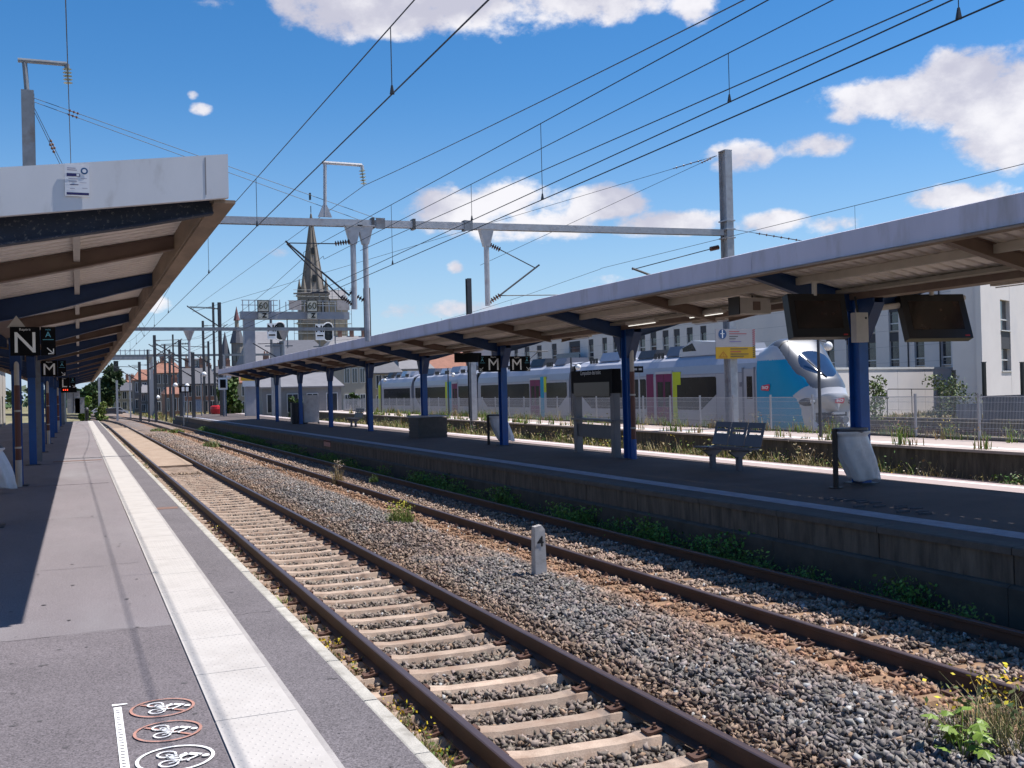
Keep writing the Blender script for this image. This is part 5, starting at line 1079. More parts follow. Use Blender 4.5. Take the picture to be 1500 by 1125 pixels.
# sunlit wing, turned a little
ang = math.radians(26); ux, uy = Vector((math.cos(ang), math.sin(ang), 0)), Vector((-math.sin(ang), math.cos(ang), 0))
o = Vector(at(1441, 606, Y=56)); o.z = -.3
wg = thing('building_wing', 'sunlit white wing of the modern building at the right edge', 'building', tuple(o))
def wbox(nm, u0, u1, v0, v1, z0, z1, m_, par):
    p = [o+ux*a+uy*b for a, b in ((u0, v0), (u1, v0), (u1, v1), (u0, v1))]; mb = MB(); mb.add([(q_.x, q_.y, z0) for q_ in p]+[(q_.x, q_.y, z1) for q_ in p], [(0, 3, 2, 1), (4, 5, 6, 7), (0, 1, 5, 4), (1, 2, 6, 5), (2, 3, 7, 6), (3, 0, 4, 7)]); return mb.build(nm, m_, par)
def upx(px):      # distance along the wing facade seen at a pixel column
    d = ray(px, 520); n_ = Vector((uy.x, uy.y, 0)); tt = n_.dot(o-Vector(CAM))/n_.dot(Vector(d)); return (Vector(CAM)+Vector(d)*tt-o).dot(ux)
def zpx(px, py): d = ray(px, py); n_ = Vector((uy.x, uy.y, 0)); tt = n_.dot(o-Vector(CAM))/n_.dot(Vector(d)); return HC+d[2]*tt
wins = [(1467, 1481, 440, 484), (1467, 1481, 511, 543)]
ua, ub = upx(1467), upx(1481); zs = [zpx(1474, y) for y in (543, 511, 484, 440)]
wbox('facade_panel', -.0, ua, 0, .4, -.3, 11, BW, wg); wbox('facade_panel', ub, 26, 0, .4, -.3, 11, BW, wg); wbox('core', .3, 25, .4, 2.2, -.3, 10.9, BW, wg)
wbox('facade_panel', ua, ub, .01, .4, -.3, zs[0], BW, wg); wbox('infill_panel', ua, ub, .05, .4, zs[1], zs[2], BG, wg); wbox('facade_panel', ua, ub, .01, .4, zs[3], 11, BW, wg)
for z0, z1 in ((zs[0], zs[1]), (zs[2], zs[3])):
    f = wbox('window', ua, ub, .30, .39, z0, z1, WG, wg); wbox('frame', ua, ub, .2, .31, z0+.8, z0+.9, FRM, f); wbox('sill', ua-.05, ub+.05, -.08, .3, z0-.08, z0, FRM, f)
# low white wall in the sun
p0, p1 = Vector(at(1225, 601, Y=78)), Vector(at(1426, 605, Y=59)); p0.z = p1.z = -.3
d_ = (p1-p0); L0 = d_.length; d_.normalize(); nrm = Vector((d_.y, -d_.x, 0)); nrm = nrm if nrm.x < 0 else -nrm
zt0 = at(1262, 541, Y=74)[2]
lw = thing('white_low_wall', 'white rendered low building wall in full sun behind the far tracks', 'wall', tuple(p0))
o_s, ux_s, uy_s = o, ux, uy; o, ux, uy = p0, Vector((math.cos(math.radians(22)), math.sin(math.radians(22)), 0)), Vector((-math.sin(math.radians(22)), math.cos(math.radians(22)), 0))
o = Vector(at(1225, 601, Y=57.5)); o.z = -.3; ul = upx(1424); zw = zpx(1300, 541)
for k in range(5): wbox('wall_panel', ul*k/5+.02, ul*(k+1)/5-.02, 0, .3, -.3, zw, BW, lw)
wbox('coping', -.05, ul+.05, -.06, .34, zw+.003, zw+.16, FRM, lw); wbox('footing', 0, ul, .05, .28, -.4, zw-.1, CONC_L, lw)
# slatted screens, railing and posts in the yard
for (pa, pb, pt_, pb_, Y, m_, lb) in ((1402, 1440, 592, 618, 46, mat('screen_grey_blue', (.11, .12, .16), .6), 'grey slatted screen in the yard, left one'), (1441, 1520, 580, 626, 42, mat('screen_dark_blue', (.035, .04, .065), .6), 'dark slatted screen in the yard at the right edge')):
    a_ = at(pa, pb_, Y=Y); b_ = at(pb, pb_, Y=Y); z1 = at(pa, pt_, Y=Y)[2]; t = thing('slatted_screen', lb, 'fence', tuple(a_)); n_ = int((b_[0]-a_[0])/.12)
    for k in range(n_): MB().box(a_[0]+k*.12, a_[0]+k*.12+.09, Y, Y+.03, -.3, z1).build('slat', m_, t)
    MB().box(a_[0], b_[0], Y+.035, Y+.075, z1-.2, z1-.1).box(a_[0], b_[0], Y+.035, Y+.075, .1, .2).build('rail', DGREY, t)
for px, py, pz, Y, lb in ((1397, 543, 605, 52, 'thin dark post beside the yard bush'), (1441, 531, 612, 47, 'tall dark post between the slatted screens'), (1497, 531, 612, 47, 'tall dark post at the right picture edge'), (1376, 568, 612, 50, 'short thick dark post left of the yard bush')):
    a_ = at(px, py, Y=Y); t = thing('yard_post', lb, 'post', (a_[0], Y, -.3), 'posts in the yard'); MB().box(a_[0]-.09, a_[0]+.09, Y-.09, Y+.09, -.35, a_[2]).build('shaft', BLACK, t); MB().box(a_[0]-.11, a_[0]+.11, Y-.11, Y+.11, a_[2], a_[2]+.04).build('cap', DGREY, t)
t = thing('pipe_railing', 'thin pipe railing in front of the white low wall', 'railing', (55, 55, -.3)); a_, b_ = at(1299, 570, Y=54), at(1372, 570, Y=52); MB().tube([(a_[0], 54, -.3), (a_[0], 54, a_[2]-.1), (a_[0]+.15, 54, a_[2]), (b_[0], 52, b_[2])], .035, 6).build('rail', DGREY, t)
for k in range(2): q_ = Vector(a_).lerp(Vector(b_), .5*(k+1)); MB().tube([(q_.x, q_.y, -.3), (q_.x, q_.y, q_.z)], .03, 6).build('upright', DGREY, t)
kw = MB(); kw.box(42.0, 42.4, 20, 120, -.5, .15).box(46.5, 47, 15, 120, -.5, .12); struct(kw.build('yard_kerb', CONC_D))
# ---------------------------------------------------------------- plants
LEAF = mat('leaf', (.06, .1, .03), .6, var=.2, scale=3, attr='Col', spec=.3)
BARK = mat('bark', (.10, .075, .055), .9, var=.25, scale=4)
def leaves(c, n, size, col, spread=.35, up=.35, two=False):
    """n leaf quads at centres c (n,3)"""
    a = NR.normal(size=(n, 3)); a[:, 2] += up; a /= np.linalg.norm(a, axis=1)[:, None]
    b = np.cross(a, NR.normal(size=(n, 3))); b /= np.linalg.norm(b, axis=1)[:, None]; e = np.cross(a, b)
    s = size*NR.uniform(.6, 1.3, (n, 1)); V = np.stack([c-b*s, c-e*s*.55, c+b*s, c+e*s*.55], 1).reshape(-1, 3)
    F = np.arange(4*n).reshape(-1, 4); C = np.asarray(col)[None]*NR.uniform(1-spread, 1+spread, (n, 1))*NR.normal(1, .08, (n, 3)); return V, F, np.repeat(np.clip(C, .004, .8), 4, 0)
def blades(base, h, w, lean, col, spread=.3):
    """bent grass blades: base (n,3), height (n), two quads each"""
    n = len(base); t = NR.uniform(0, 6.283, n); d = np.c_[np.cos(t), np.sin(t), np.zeros(n)]; sd = np.c_[-np.sin(t), np.cos(t), np.zeros(n)]*w
    z = np.array([0, 0, 1.])[None]; l = lean*NR.uniform(.3, 1.2, n); m1 = base+z*(h*.55)[:, None]+d*(h*l*.35)[:, None]; m2 = base+z*(h*NR.uniform(.8, 1, n))[:, None]+d*(h*l)[:, None]
    V = np.stack([base-sd, base+sd, m1+sd*.8, m1-sd*.8, m2+sd*.15, m2-sd*.15], 1).reshape(-1, 3); i = np.arange(n)[:, None]*6
    F = np.concatenate([i+np.array([[0, 1, 2, 3]]), i+np.array([[3, 2, 4, 5]])]); C = np.asarray(col)[None]*NR.uniform(1-spread, 1+spread, (n, 1))*NR.normal(1, .07, (n, 3)); return V, F, np.repeat(np.clip(C, .004, .8), 6, 0)
def join(parts):
    V, F, C = [], [], []; o = 0
    for v, f, c in parts: V.append(v); F.append(f+o); C.append(c); o += len(v)
    return np.concatenate(V), np.concatenate(F), np.concatenate(C)
def veg(name, parts, parent=None, loc=None):
    V, F, C = join(parts)
    if parent: V = V-np.array(ORG[parent.name])
    o = npmesh(name, V, F, LEAF, attr=C, parent=parent); return o
GRN, DGRN, YEL, DRYC, LIME = (.075, .135, .025), (.028, .062, .014), (.55, .40, .02), (.32, .25, .12), (.17, .24, .035)
def clump(o, r, h, n, col, w=.006, lean=.5, flowers=0, fcol=YEL, dry=.2, leafy=0):
    th = NR.uniform(0, 6.283, n); rr_ = r*np.sqrt(NR.random(n)); b = np.c_[o[0]+rr_*np.cos(th), o[1]+rr_*np.sin(th), np.full(n, o[2])]; hh = h*NR.uniform(.45, 1.1, n)*(1-.45*rr_/r)
    k = int(n*dry); ps = [blades(b[k:], hh[k:], w, lean, col)]
    if k: ps.append(blades(b[:k], hh[:k]*1.1, w, lean, DRYC))
    if leafy:
        c = np.c_[o[0]+NR.normal(0, r*.5, leafy), o[1]+NR.normal(0, r*.5, leafy), o[2]+h*NR.uniform(.1, .9, leafy)]; ps.append(leaves(c, leafy, h*.045+.008, col))
    if flowers:
        c = np.c_[o[0]+NR.normal(0, r*.5, flowers), o[1]+NR.normal(0, r*.5, flowers), o[2]+h*NR.uniform(.7, 1.1, flowers)]; ps.append(leaves(c, flowers, .011+h*.02, fcol, .2))
    return ps
def plant(name, label, cat, o, parts, group=None):
    t = thing(name, label, cat, tuple(o), group); veg('foliage', parts, t); sb = MB()
    for k in range(5): a_ = random.uniform(0, 6.28); sb.tube([(o[0], o[1], o[2]-.03), (o[0]+.04*math.cos(a_), o[1]+.04*math.sin(a_), o[2]+.12)], .006, 4)
    sb.build('stem', BARK, t); return t
g = lambda px, py, Z=-.13: np.array(at(px, py, Z=Z))
o = g(587, 768); plant('weed_bush', 'round yellow green weed in the ballast between the two tracks', 'weed', o, clump(o, .25, .42, 520, (.16, .20, .045), .005, .6, 130, (.46, .42, .05), .1, 160))
o = g(495, 709); plant('dry_weed', 'tall dried beige weed beside the second track', 'weed', o, clump(o, .18, .62, 130, DRYC, .005, .4, 120, (.34, .27, .2), .9))
o = g(548, 706, -.05); plant('weed_bush', 'small green weed between the rails of the second track', 'weed', o, clump(o, .13, .24, 60, GRN, .01, .7, 0, YEL, 0, 60))
o = g(310, 655); plant('weed_bush', 'green grassy weed in the middle of the ballast farther away', 'weed', o, clump(o, .5, .45, 300, GRN, .012, .8, 10, YEL, .3, 80))
o = g(232, 632); plant('weed_bush', 'small weeds low in the ballast far down between the tracks', 'weed', o, clump(o, .6, .4, 220, GRN, .02, .8, 0, YEL, .35, 40))
o = g(258, 634); plant('weed_bush', 'bright weeds beside the second track far away', 'weed', o, clump(o, .6, .45, 220, (.11, .17, .03), .02, .8, 0, YEL, .2, 60))
o = g(1452, 1100); plant('weed_bush', 'sparse grassy weed with yellow flowers at the lower right corner', 'weed', o, clump(o, .30, .50, 240, (.12, .15, .05), .0035, .7, 46, YEL, .45, 60))
o = g(1398, 1080); t = plant('weed_bush', 'thin dry grass tuft beside the broad leaved plant', 'weed', o, clump(o, .25, .3, 120, (.15, .15, .06), .003, .9, 14, YEL, .5))
o = g(1480, 1075); plant('weed_bush', 'dry grass and small yellow flowers at the right picture edge beside the second track', 'weed', o, clump(o, .34, .36, 200, (.17, .17, .07), .003, .8, 24, YEL, .55, 40))
# broad leaved young plant
o = g(1410, 1118); t = thing('fig_seedling', 'young plant with large bright green lobed leaves at the lower right', 'plant', tuple(o))
lobes = [(0, 0), (.28, -.08), (.55, .12), (.38, .25), (.62, .55), (.32, .5), (.18, .95), (0, .72), (-.18, .95), (-.32, .5), (-.62, .55), (-.38, .25), (-.55, .12), (-.28, -.08)]
LFM = mat('broad_leaf', (.15, .23, .03), .5, var=.22, scale=18, spec=.35)
for k in range(17):
    a_ = k*2.4; r_ = random.uniform(.03, .17); c = Vector(o)+Vector((r_*math.cos(a_), r_*math.sin(a_), .06+.015*k+random.uniform(0, .05))); sz = random.uniform(.045, .085); yaw = a_-math.pi/2+random.uniform(-.5, .5); R_ = Matrix.Rotation(yaw, 3, 'Z') @ Matrix.Rotation(random.uniform(-.6, .5), 3, 'X') @ Matrix.Rotation(random.uniform(-.35, .35), 3, 'Y')
    vs = [c+R_ @ Vector((x*sz*1.5, y*sz*1.5, -.35*sz*(abs(x)+y*y*.6))) for x, y in lobes]; mb = MB(); mb.add(vs+[c+R_ @ Vector((0, sz*.5, .01))], [(i, (i+1) % 14, 14) for i in range(14)]); mb.build('leaf', LFM, t)
    MB().tube([Vector(o), (Vector(o)+c)/2+Vector((0, 0, .03)), c], .003, 4).build('stalk', LFM, t)
# weeds along the kerb of the left platform
for px, py, h, n, fl, lb in ((480, 955, .20, 170, 60, 'yellow flowering weeds by the kerb of the left platform, nearest the white scrap'), (505, 985, .16, 120, 16, 'green weeds under the kerb, beside the first rail'), (575, 1035, .22, 220, 26, 'grassy weeds by the kerb, middle of the near group'), (612, 1060, .26, 260, 18, 'thick grassy weeds by the kerb near the bottom edge'), (640, 1085, .24, 200, 8, 'weeds by the kerb at the bottom edge of the picture'), (668, 1118, .20, 90, 2, 'dry grass stalks at the foot of the first rail, bottom edge')):
    o = np.array(at(px, py, X=2.2)); o[2] = -.27; plant('kerb_weed', lb, 'weed', o, clump(o, .15, h+.06, n, (.13, .17, .045), .003, .5, fl, YEL, .4, 30), 'weeds along the left kerb')
parts = []
for k in range(300):
    y = 9+55*random.random()**1.5; x = random.uniform(1.8, 2.42); parts += clump((x, y, -.28), .12, random.uniform(.10, .26), 16+int(y*.4), random.choice((GRN, LIME, DRYC, GRN)), .005+y*.00022, .6, random.choice((0, 0, 4)), YEL, .35)
tag(veg('kerb_grass', parts), 'low grass and weeds growing along the left platform edge', 'grass', kind='stuff')
# dark weeds below the wall of platform 2
parts = []
for k in range(560):
    y = 8+75*random.random()**1.25; x = random.uniform(8.55, P2E-.12); big = random.random() < .35
    if random.random() < .2*(1 if y > 14 else 2.2): continue
    parts += clump((x, y, -.34), .28, random.uniform(.25, .62) if big else random.uniform(.15, .35), 34, random.choice(((.10, .20, .035), (.07, .16, .03), (.13, .21, .045))), .005+y*.0002, .7, 0, YEL, .06, 190 if big else 70)
tag(veg('wall_weeds', parts), 'green weeds growing along the foot of the opposite platform wall', 'weeds', kind='stuff')
# wild growth around the overgrown track
parts = []
for k in range(1500):
    y = 13+75*random.random()**1.1; x = random.choice((random.uniform(p2back(y)+.15, 17.7), random.uniform(p2back(y)+1.5, 19.3), random.uniform(19.6, p3edge(y)-.1)))
    if y < 21 and x > 15.6 and random.random() < .75: continue
    tall = x > 16 and random.random() < .5
    parts += clump((x, y, -.27), .4, random.uniform(.45, .95) if tall else random.uniform(.2, .5), 26, random.choice((GRN, LIME, DRYC, DRYC, (.24, .2, .08))), .008+y*.0002, .45, random.choice((0, 0, 0, 10)), random.choice((YEL, (.4, .33, .25))), .35, 12)
tag(veg('wild_grass', parts), 'dry and green wild growth over the track behind the opposite platform', 'grass', kind='stuff')
o = np.array(at(1300, 690, X=16.9)); o[2] = -.25; o2 = (16.4, o[1]-.6, -.25)
plant('weed_bush', 'yellow flowering weed just right of the nearest blue post, beyond the platform', 'weed', np.array(o2), clump(o2, .75, .55, 300, (.14, .19, .04), .009, .6, 160, YEL, .15, 120))
o = (18.2, at(1480, 690, X=18.2)[1], -.2); plant('weed_bush', 'leafy weed at the right picture edge behind the opposite platform', 'weed', np.array(o), clump(o, .45, .6, 100, GRN, .01, .7, 0, YEL, .1, 260))
X, Y = NR.uniform(17.7, 20.0, 5200), NR.uniform(12, 24, 5200)
stones('ballast', X, Y, np.full(5200, -.2)+NR.uniform(-.02, .05, 5200), NR.uniform(.035, .06, 5200), np.clip(np.array([.30, .23, .19])[None]*NR.uniform(.5, 1.4, (5200, 1)), .02, .6), OCV, OCF, 'pale stones around the overgrown track')
# weeds on the far platform, along its fence
parts = []
for k in range(520):
    y = 14+80*random.random(); x = random.choice((fx(y)+random.uniform(-.35, .35), p3edge(y)+random.uniform(.1, .5) if random.random() < .3 else fx(y)+random.uniform(-.2, 1.5)))
    parts += clump((x, y, ZP3-.02), .2, random.uniform(.2, .75), 10, random.choice((GRN, LIME, DRYC, (.12, .19, .03))), .012+y*.00025, .3, random.choice((0, 5)), random.choice((YEL, (.35, .2, .12))), .25, 8)
tag(veg('fence_weeds', parts), 'weeds growing along the mesh fence on the far platform', 'weeds', kind='stuff')
parts = []
for k in range(1500):
    y = 16+70*random.random(); x = random.uniform(30.8, 62); parts += clump((x, y, -.27), .8, random.uniform(.2, .7), 9, random.choice((DRYC, DRYC, (.3, .24, .09), LIME)), .03, .5, 0, YEL, .3)
tag(veg('yard_grass', parts), 'dry yellow grass in the yard beyond the train', 'grass', kind='stuff')
parts = []
for k in range(700):
    y = 96+110*random.random(); x = random.uniform(9.2, 34); parts += clump((x, y, -.5), 1.2, random.uniform(.4, 1.1), 9, random.choice((DRYC, (.30, .24, .06), LIME)), .05, .4, 0, YEL, .3)
tag(veg('far_grass', parts), 'yellow grass beyond the end of the opposite platform', 'grass', kind='stuff')
# --- trees and bushes
def tree(name, label, base, h, r, n, leaf, col, cat='tree', trunk=True, lob=7, group=None, low=.25, seed=1):
    rg = np.random.default_rng(seed); t = thing(name, label, cat, tuple(base), group); bx, by, bz = base; cs = []
    cent = [(rg.uniform(-.5, .5)*r, rg.uniform(-.5, .5)*r, h*(low+(1-low)*f)*.92, r*rg.uniform(.45, .75)*(1-.35*f)) for f in np.linspace(.08, .95, lob)]
    V = []; per = n//lob
    for cx, cy, cz, cr in cent:
        d = rg.normal(size=(per, 3)); d /= np.linalg.norm(d, axis=1)[:, None]; rad = cr*rg.uniform(.55, 1.05, (per, 1))*(1+.25*np.sin(d[:, :1]*7+cx)*np.cos(d[:, 2:]*6)); V.append(np.array([bx+cx, by+cy, bz+cz])+d*rad*np.array([1, 1, .85]))
    c = np.concatenate(V); ps = leaves(c, len(c), leaf, col, .5); veg('crown', [ps], t)
    if trunk:
        mb = MB(); mb.tube([(bx, by, bz-.3), (bx+.03*h, by, bz+h*.4), (bx-.02*h, by, bz+h*.8)], [h*.03, h*.022, h*.008], 8)
        for cx, cy, cz, cr in cent[1:]: mb.tube([(bx+.02*h, by, bz+cz*.62), (bx+cx, by+cy, bz+cz)], [h*.011, h*.004], 5)
        mb.build('trunk', BARK, t)
    return t
def ptree(nm, lb, px, pyb, pyt, wpx, Y, n, leaf, col, **k):
    b = at(px, pyb, Y=Y); tp_ = at(px, pyt, Y=Y); sc = (at(px+10, pyb, Y=Y)-at(px-10, pyb, Y=Y))[0]/20; z0 = -.4; tree(nm, lb, (b[0], Y, z0), tp_[2]-z0, wpx*sc/2*1.25, n, leaf, col, **k)
ptree('dark_tree', 'big dark green tree at the end of the line, left', 156, 592, 537, 40, 270, 5200, .75, (.035, .06, .022), seed=3, lob=9)
ptree('dark_tree', 'rounded dark tree right behind the big dark one', 178, 590, 556, 34, 300, 2600, .8, (.05, .075, .03), seed=4)
ptree('dark_tree', 'small tree far left behind the end of the left canopy', 128, 590, 566, 26, 250, 1800, .7, (.05, .09, .03), seed=5)
ptree('shrub', 'bright green shrub beyond the end of the left platform', 124, 600, 580, 22, 140, 1500, .2, (.12, .19, .03), cat='shrub', seed=6, low=.05)
ptree('shrub', 'low yellowish shrub beside the far pale pole', 150, 600, 588, 18, 140, 900, .2, (.13, .17, .04), cat='shrub', seed=7, low=.05)
ptree('dark_tree', 'green tree behind the masts, left of the signal column', 336, 598, 552, 40, 150, 2800, .34, (.05, .085, .02), seed=8, low=.05)
ptree('shrub', 'small dark bush among the far houses', 519, 597, 574, 16, 120, 900, .22, (.04, .075, .02), cat='shrub', seed=9, low=.05)
ptree('shrub', 'green shrub behind the dark planter', 432, 600, 580, 18, 110, 700, .2, (.05, .09, .025), cat='shrub', seed=10, low=.05)
ptree('young_tree', 'light green sapling just right of the nearest blue post, before the white wall', 1281, 612, 552, 36, 50, 900, .10, (.13, .17, .05), seed=11, low=.1)
ptree('young_tree', 'taller loose sapling before the shaded end of the white wall', 1396, 612, 550, 46, 49, 1300, .10, (.12, .15, .06), seed=12, low=.1, lob=9)
rg_ = np.random.default_rng(5); cs = []
for k in range(420):
    x = rg_.uniform(-160, 330); y = 380+rg_.uniform(0, 160)-(x-80)*.15; h = rg_.uniform(4, 9); d = rg_.normal(size=(34, 3)); d /= np.linalg.norm(d, axis=1)[:, None]; cs.append(np.array([x, y, h*.5])+d*np.array([6, 6, h*.55])*rg_.uniform(.6, 1.05, (34, 1)))
c = np.concatenate(cs); tag(veg('far_woods', [leaves(c, len(c), 1.7, (.045, .075, .03), .45)]), 'far line of trees on the horizon', 'woods', kind='stuff')
# ---------------------------------------------------------------- town
STN = mat('stone_wall', (.30, .265, .215), .92, var=.18, scale=.8, stain=(.2, .17, .14), sth=.62, sscale=.5); STG = mat('grey_stone_wall', (.19, .175, .165), .92, var=.2, scale=.8); REN = mat('cream_render', (.36, .325, .285), .9, var=.08, scale=.5); BRK = mat('brick_wall', (.26, .14, .10), .92, var=.2, scale=2)
SLT = mat('slate_roof', (.085, .085, .10), .65, var=.2, scale=1.2, stretch=(1, 1, 4)); SLL = mat('pale_slate_roof', (.17, .165, .18), .7, var=.15, scale=.8); TER = mat('terracotta_roof', (.25, .115, .08), .85, var=.22, scale=1); SHD = mat('shed_grey', (.21, .21, .22), .8, var=.1)
def house(label, pl, pr, eave, ridge, Y, wm, rm, nx=4, ny=2, depth=9, hip=.2, chim=1, name='house', cat='house', group=None, winm=None):
    a_ = at(pl, eave, Y=Y); b_ = at(pr, eave, Y=Y); x0, x1 = a_[0], b_[0]; ze = (a_[2]+b_[2])/2; zr = at((pl+pr)/2, ridge, Y=Y+depth/2)[2]; z0 = -.62
    t = thing(name, label, cat, ((x0+x1)/2, Y, z0), group); MB().box(x0, x1, Y, Y+depth, z0, ze).build('wall', wm, t); hp = hip*(x1-x0); ov = .3
    mb = MB(); mb.add([(x0-ov, Y-ov, ze), (x1+ov, Y-ov, ze), (x1+ov, Y+depth+ov, ze), (x0-ov, Y+depth+ov, ze), (x0+hp, Y+depth/2, zr), (x1-hp, Y+depth/2, zr), (x0-ov, Y-ov, ze-.18), (x1+ov, Y-ov, ze-.18)], [(0, 1, 5, 4), (1, 2, 5), (2, 3, 4, 5), (3, 0, 4), (6, 7, 1, 0), (3, 2, 1, 0)]); rf = mb.build('roof', rm, t)
    for k in range(chim):
        x = x0+hp+(x1-x0-2*hp)*(k+.5)/chim if chim > 1 else x1-hp-.4; MB().box(x-.45, x+.45, Y+depth/2-.4, Y+depth/2+.4, zr-1.2, zr+1.3).box(x-.52, x+.52, Y+depth/2-.47, Y+depth/2+.47, zr+1.3, zr+1.45).build('chimney', BRK, rf)
        for d in (-.22, .22): MB().tube([(x+d, Y+depth/2, zr+1.45), (x+d, Y+depth/2, zr+1.85)], .12, 6).build('chimney_pot', TER, rf)
    H = ze-z0
    for i in range(nx):
        for j in range(ny):
            xc = x0+(x1-x0)*(i+.5)/nx; zc = z0+H*(j+.55)/ny; w_ = min(.55, (x1-x0)/nx*.28); h_ = min(.95, H/ny*.33); f = MB().box(xc-w_-.09, xc+w_+.09, Y-.05, Y+.02, zc-h_-.09, zc+h_+.09).build('window', FRM, t)
            MB().box(xc-w_, xc-.04, Y-.07, Y-.045, zc-h_, zc+h_).box(xc+.04, xc+w_, Y-.07, Y-.045, zc-h_, zc+h_).build('pane', WG, f)
    return t
house('grey house with orange roof beyond the far signal bridge', 196, 246, 556, 541, 235, STG, TER, 5, 2)
house('brown stone house behind the far portal masts', 168, 206, 572, 560, 280, STN, SLT, 4, 2)
house('tall grey stone house with terracotta roof left of the portal drop tube', 226, 268, 546, 531, 215, STG, TER, 4, 3, chim=2)
house('dark slate roofed block with brick front right of the far masts', 264, 316, 562, 537, 185, BRK, SLT, 5, 2, hip=.08, chim=2)
house('square beige block above the slate roofs', 285, 307, 526, 524, 230, REN, SHD, 2, 4, hip=.05, chim=0)
house('grey house below the slate turrets', 312, 352, 546, 536, 250, STG, SLT, 4, 2, chim=2)
house('large pale roofed hall behind the signal column', 372, 432, 530, 485, 200, REN, SLL, 4, 1, depth=22, hip=.12, chim=0)
house('pale hall with purple grey roof below the church', 418, 482, 522, 498, 190, REN, SLT, 4, 1, depth=18, hip=.1, chim=0)
house('long house with pale slate roof right of the church', 478, 566, 512, 492, 240, REN, SLL, 8, 2, chim=3)
house('grey shed with dark strip windows behind the far blue posts', 384, 500, 566, 546, 112, SHD, SLL, 4, 1, depth=10, hip=.02, chim=0)
house('cream house with tall white windows at the train end', 502, 536, 533, 520, 138, REN, SLT, 3, 2, depth=9, chim=1)
house('grey gabled house above the rear of the train', 548, 588, 546, 520, 150, STN, SLT, 3, 2, chim=2)
house('stone house with white dormer above the train', 586, 634, 540, 516, 165, REN, SLL, 4, 2, chim=2)
house('house with terracotta roof left of the M signs', 632, 712, 545, 516, 175, REN, TER, 6, 2, hip=.06, depth=14, chim=2)
house('beige house behind the yellow board at the platform end', 352, 384, 560, 545, 160, STN, TER, 3, 2)
house('small grey house between the far masts', 206, 230, 575, 563, 225, STG, SLL, 3, 2)
house('low brick house left of the slate block', 243, 268, 577, 566, 170, BRK, TER, 3, 1)
house('narrow cream house behind the slate block', 296, 318, 556, 545, 210, REN, SLT, 2, 3)
house('distant roof row left of the far signal bridge column', 176, 214, 566, 556, 330, STG, TER, 6, 2, chim=3)
house('grey roofed house right of the signal column', 384, 420, 548, 530, 175, STG, SLT, 3, 2, chim=2)
for px, pt_, Y, k, lb in ((216, 512, 122, 'armr', 'mast just left of the stone house'), (253, 490, 140, 'plain', 'slim mast behind the stone house'), (305, 500, 112, 'arm', 'mast with low cantilever before the slate block'), (328, 520, 104, 'light', 'pale pole left of the green tree by the signal column'), (396, 440, 97, 'light', 'slim pale pole beside the signal gantry railing')): mast(px, pt_, 600, Y, k, lb, .2)
# church with spire
YC = 330.; q = lambda px, py: P(px, py, YC)
t = thing('church', 'stone church tower with tall pointed spire and corner pinnacles behind the signal gantry', 'church', (q(458, 500).x, YC, 0)); cx = q(458, 420).x; w = (q(478, 430).x-q(440, 430).x)/2; zb = q(458, 432).z
CHS = mat('church_stone', (.19, .165, .14), .92, var=.2, scale=.5); MB().box(cx-w, cx+w, YC-w, YC+w, -.5, zb).build('tower', CHS, t)
for k in range(3):
    MB().box(cx-w-.35, cx+w+.35, YC-w-.35, YC+w+.35, zb-.3-9*k, zb+.35-9*k).build('string_course', STG, t)
for dx in (-.5, 0, .5):
    MB().prism([(cx+dx*w*1.1-.6, zb-8), (cx+dx*w*1.1+.6, zb-8), (cx+dx*w*1.1+.6, zb-3), (cx+dx*w*1.1, zb-1.6), (cx+dx*w*1.1-.6, zb-3)], 'y', YC-w-.08, YC-w+.1).build('louvre_opening', BLACK, t)
sp = MB(); n = 8; r0 = w*.90; za = q(457, 309).z
sp.add([(cx+r0*math.cos(2*math.pi*(k+.5)/n), YC+r0*math.sin(2*math.pi*(k+.5)/n), zb) for k in range(n)]+[(cx, YC, za)], [(k, (k+1) % n, n) for k in range(n)]); s_ = sp.build('spire', mat('spire_stone', (.19, .165, .15), .9, var=.2, scale=.6), t)
for k in range(8):
    a_ = 2*math.pi*(k+.5)/n; MB().tube([(cx+r0*math.cos(a_), YC+r0*math.sin(a_), zb), (cx+r0*.03*math.cos(a_), YC+r0*.03*math.sin(a_), za-1)], [.34, .14], 5).build('spire_rib', CHS, s_)
for dx in (-1, 1):
    for dy in (-1, 1): px_, py_ = cx+dx*w*.85, YC+dy*w*.85; MB().tube([(px_, py_, zb), (px_, py_, zb+1.8), (px_, py_, zb+5.6)], [.8, .75, .05], 8).build('pinnacle', CHS, t)
for k in range(4):
    z_ = zb+4+9*k; MB().box(cx-.45+.06*k, cx+.45-.06*k, YC-r0*(1-(z_-zb)/(za-zb))-.1, YC-r0*(1-(z_-zb)/(za-zb))+.8, z_, z_+2.2).build('spire_opening', BLACK, s_)
MB().tube([(cx, YC, za-.5), (cx, YC, za+1.6)], .14, 6).build('finial', DGREY, t)
x1 = q(505, 480).x; MB().box(cx+w+.4, x1, YC-4, YC+6, -.5, q(490, 440).z).build('transept', STN, t)
MB().prism([(YC-4.3, q(490, 440).z+.02), (YC+6.3, q(490, 440).z+.02), (YC+1, q(490, 424).z)], 'x', cx+w+.2, x1+.3).build('roof', SLL, t)
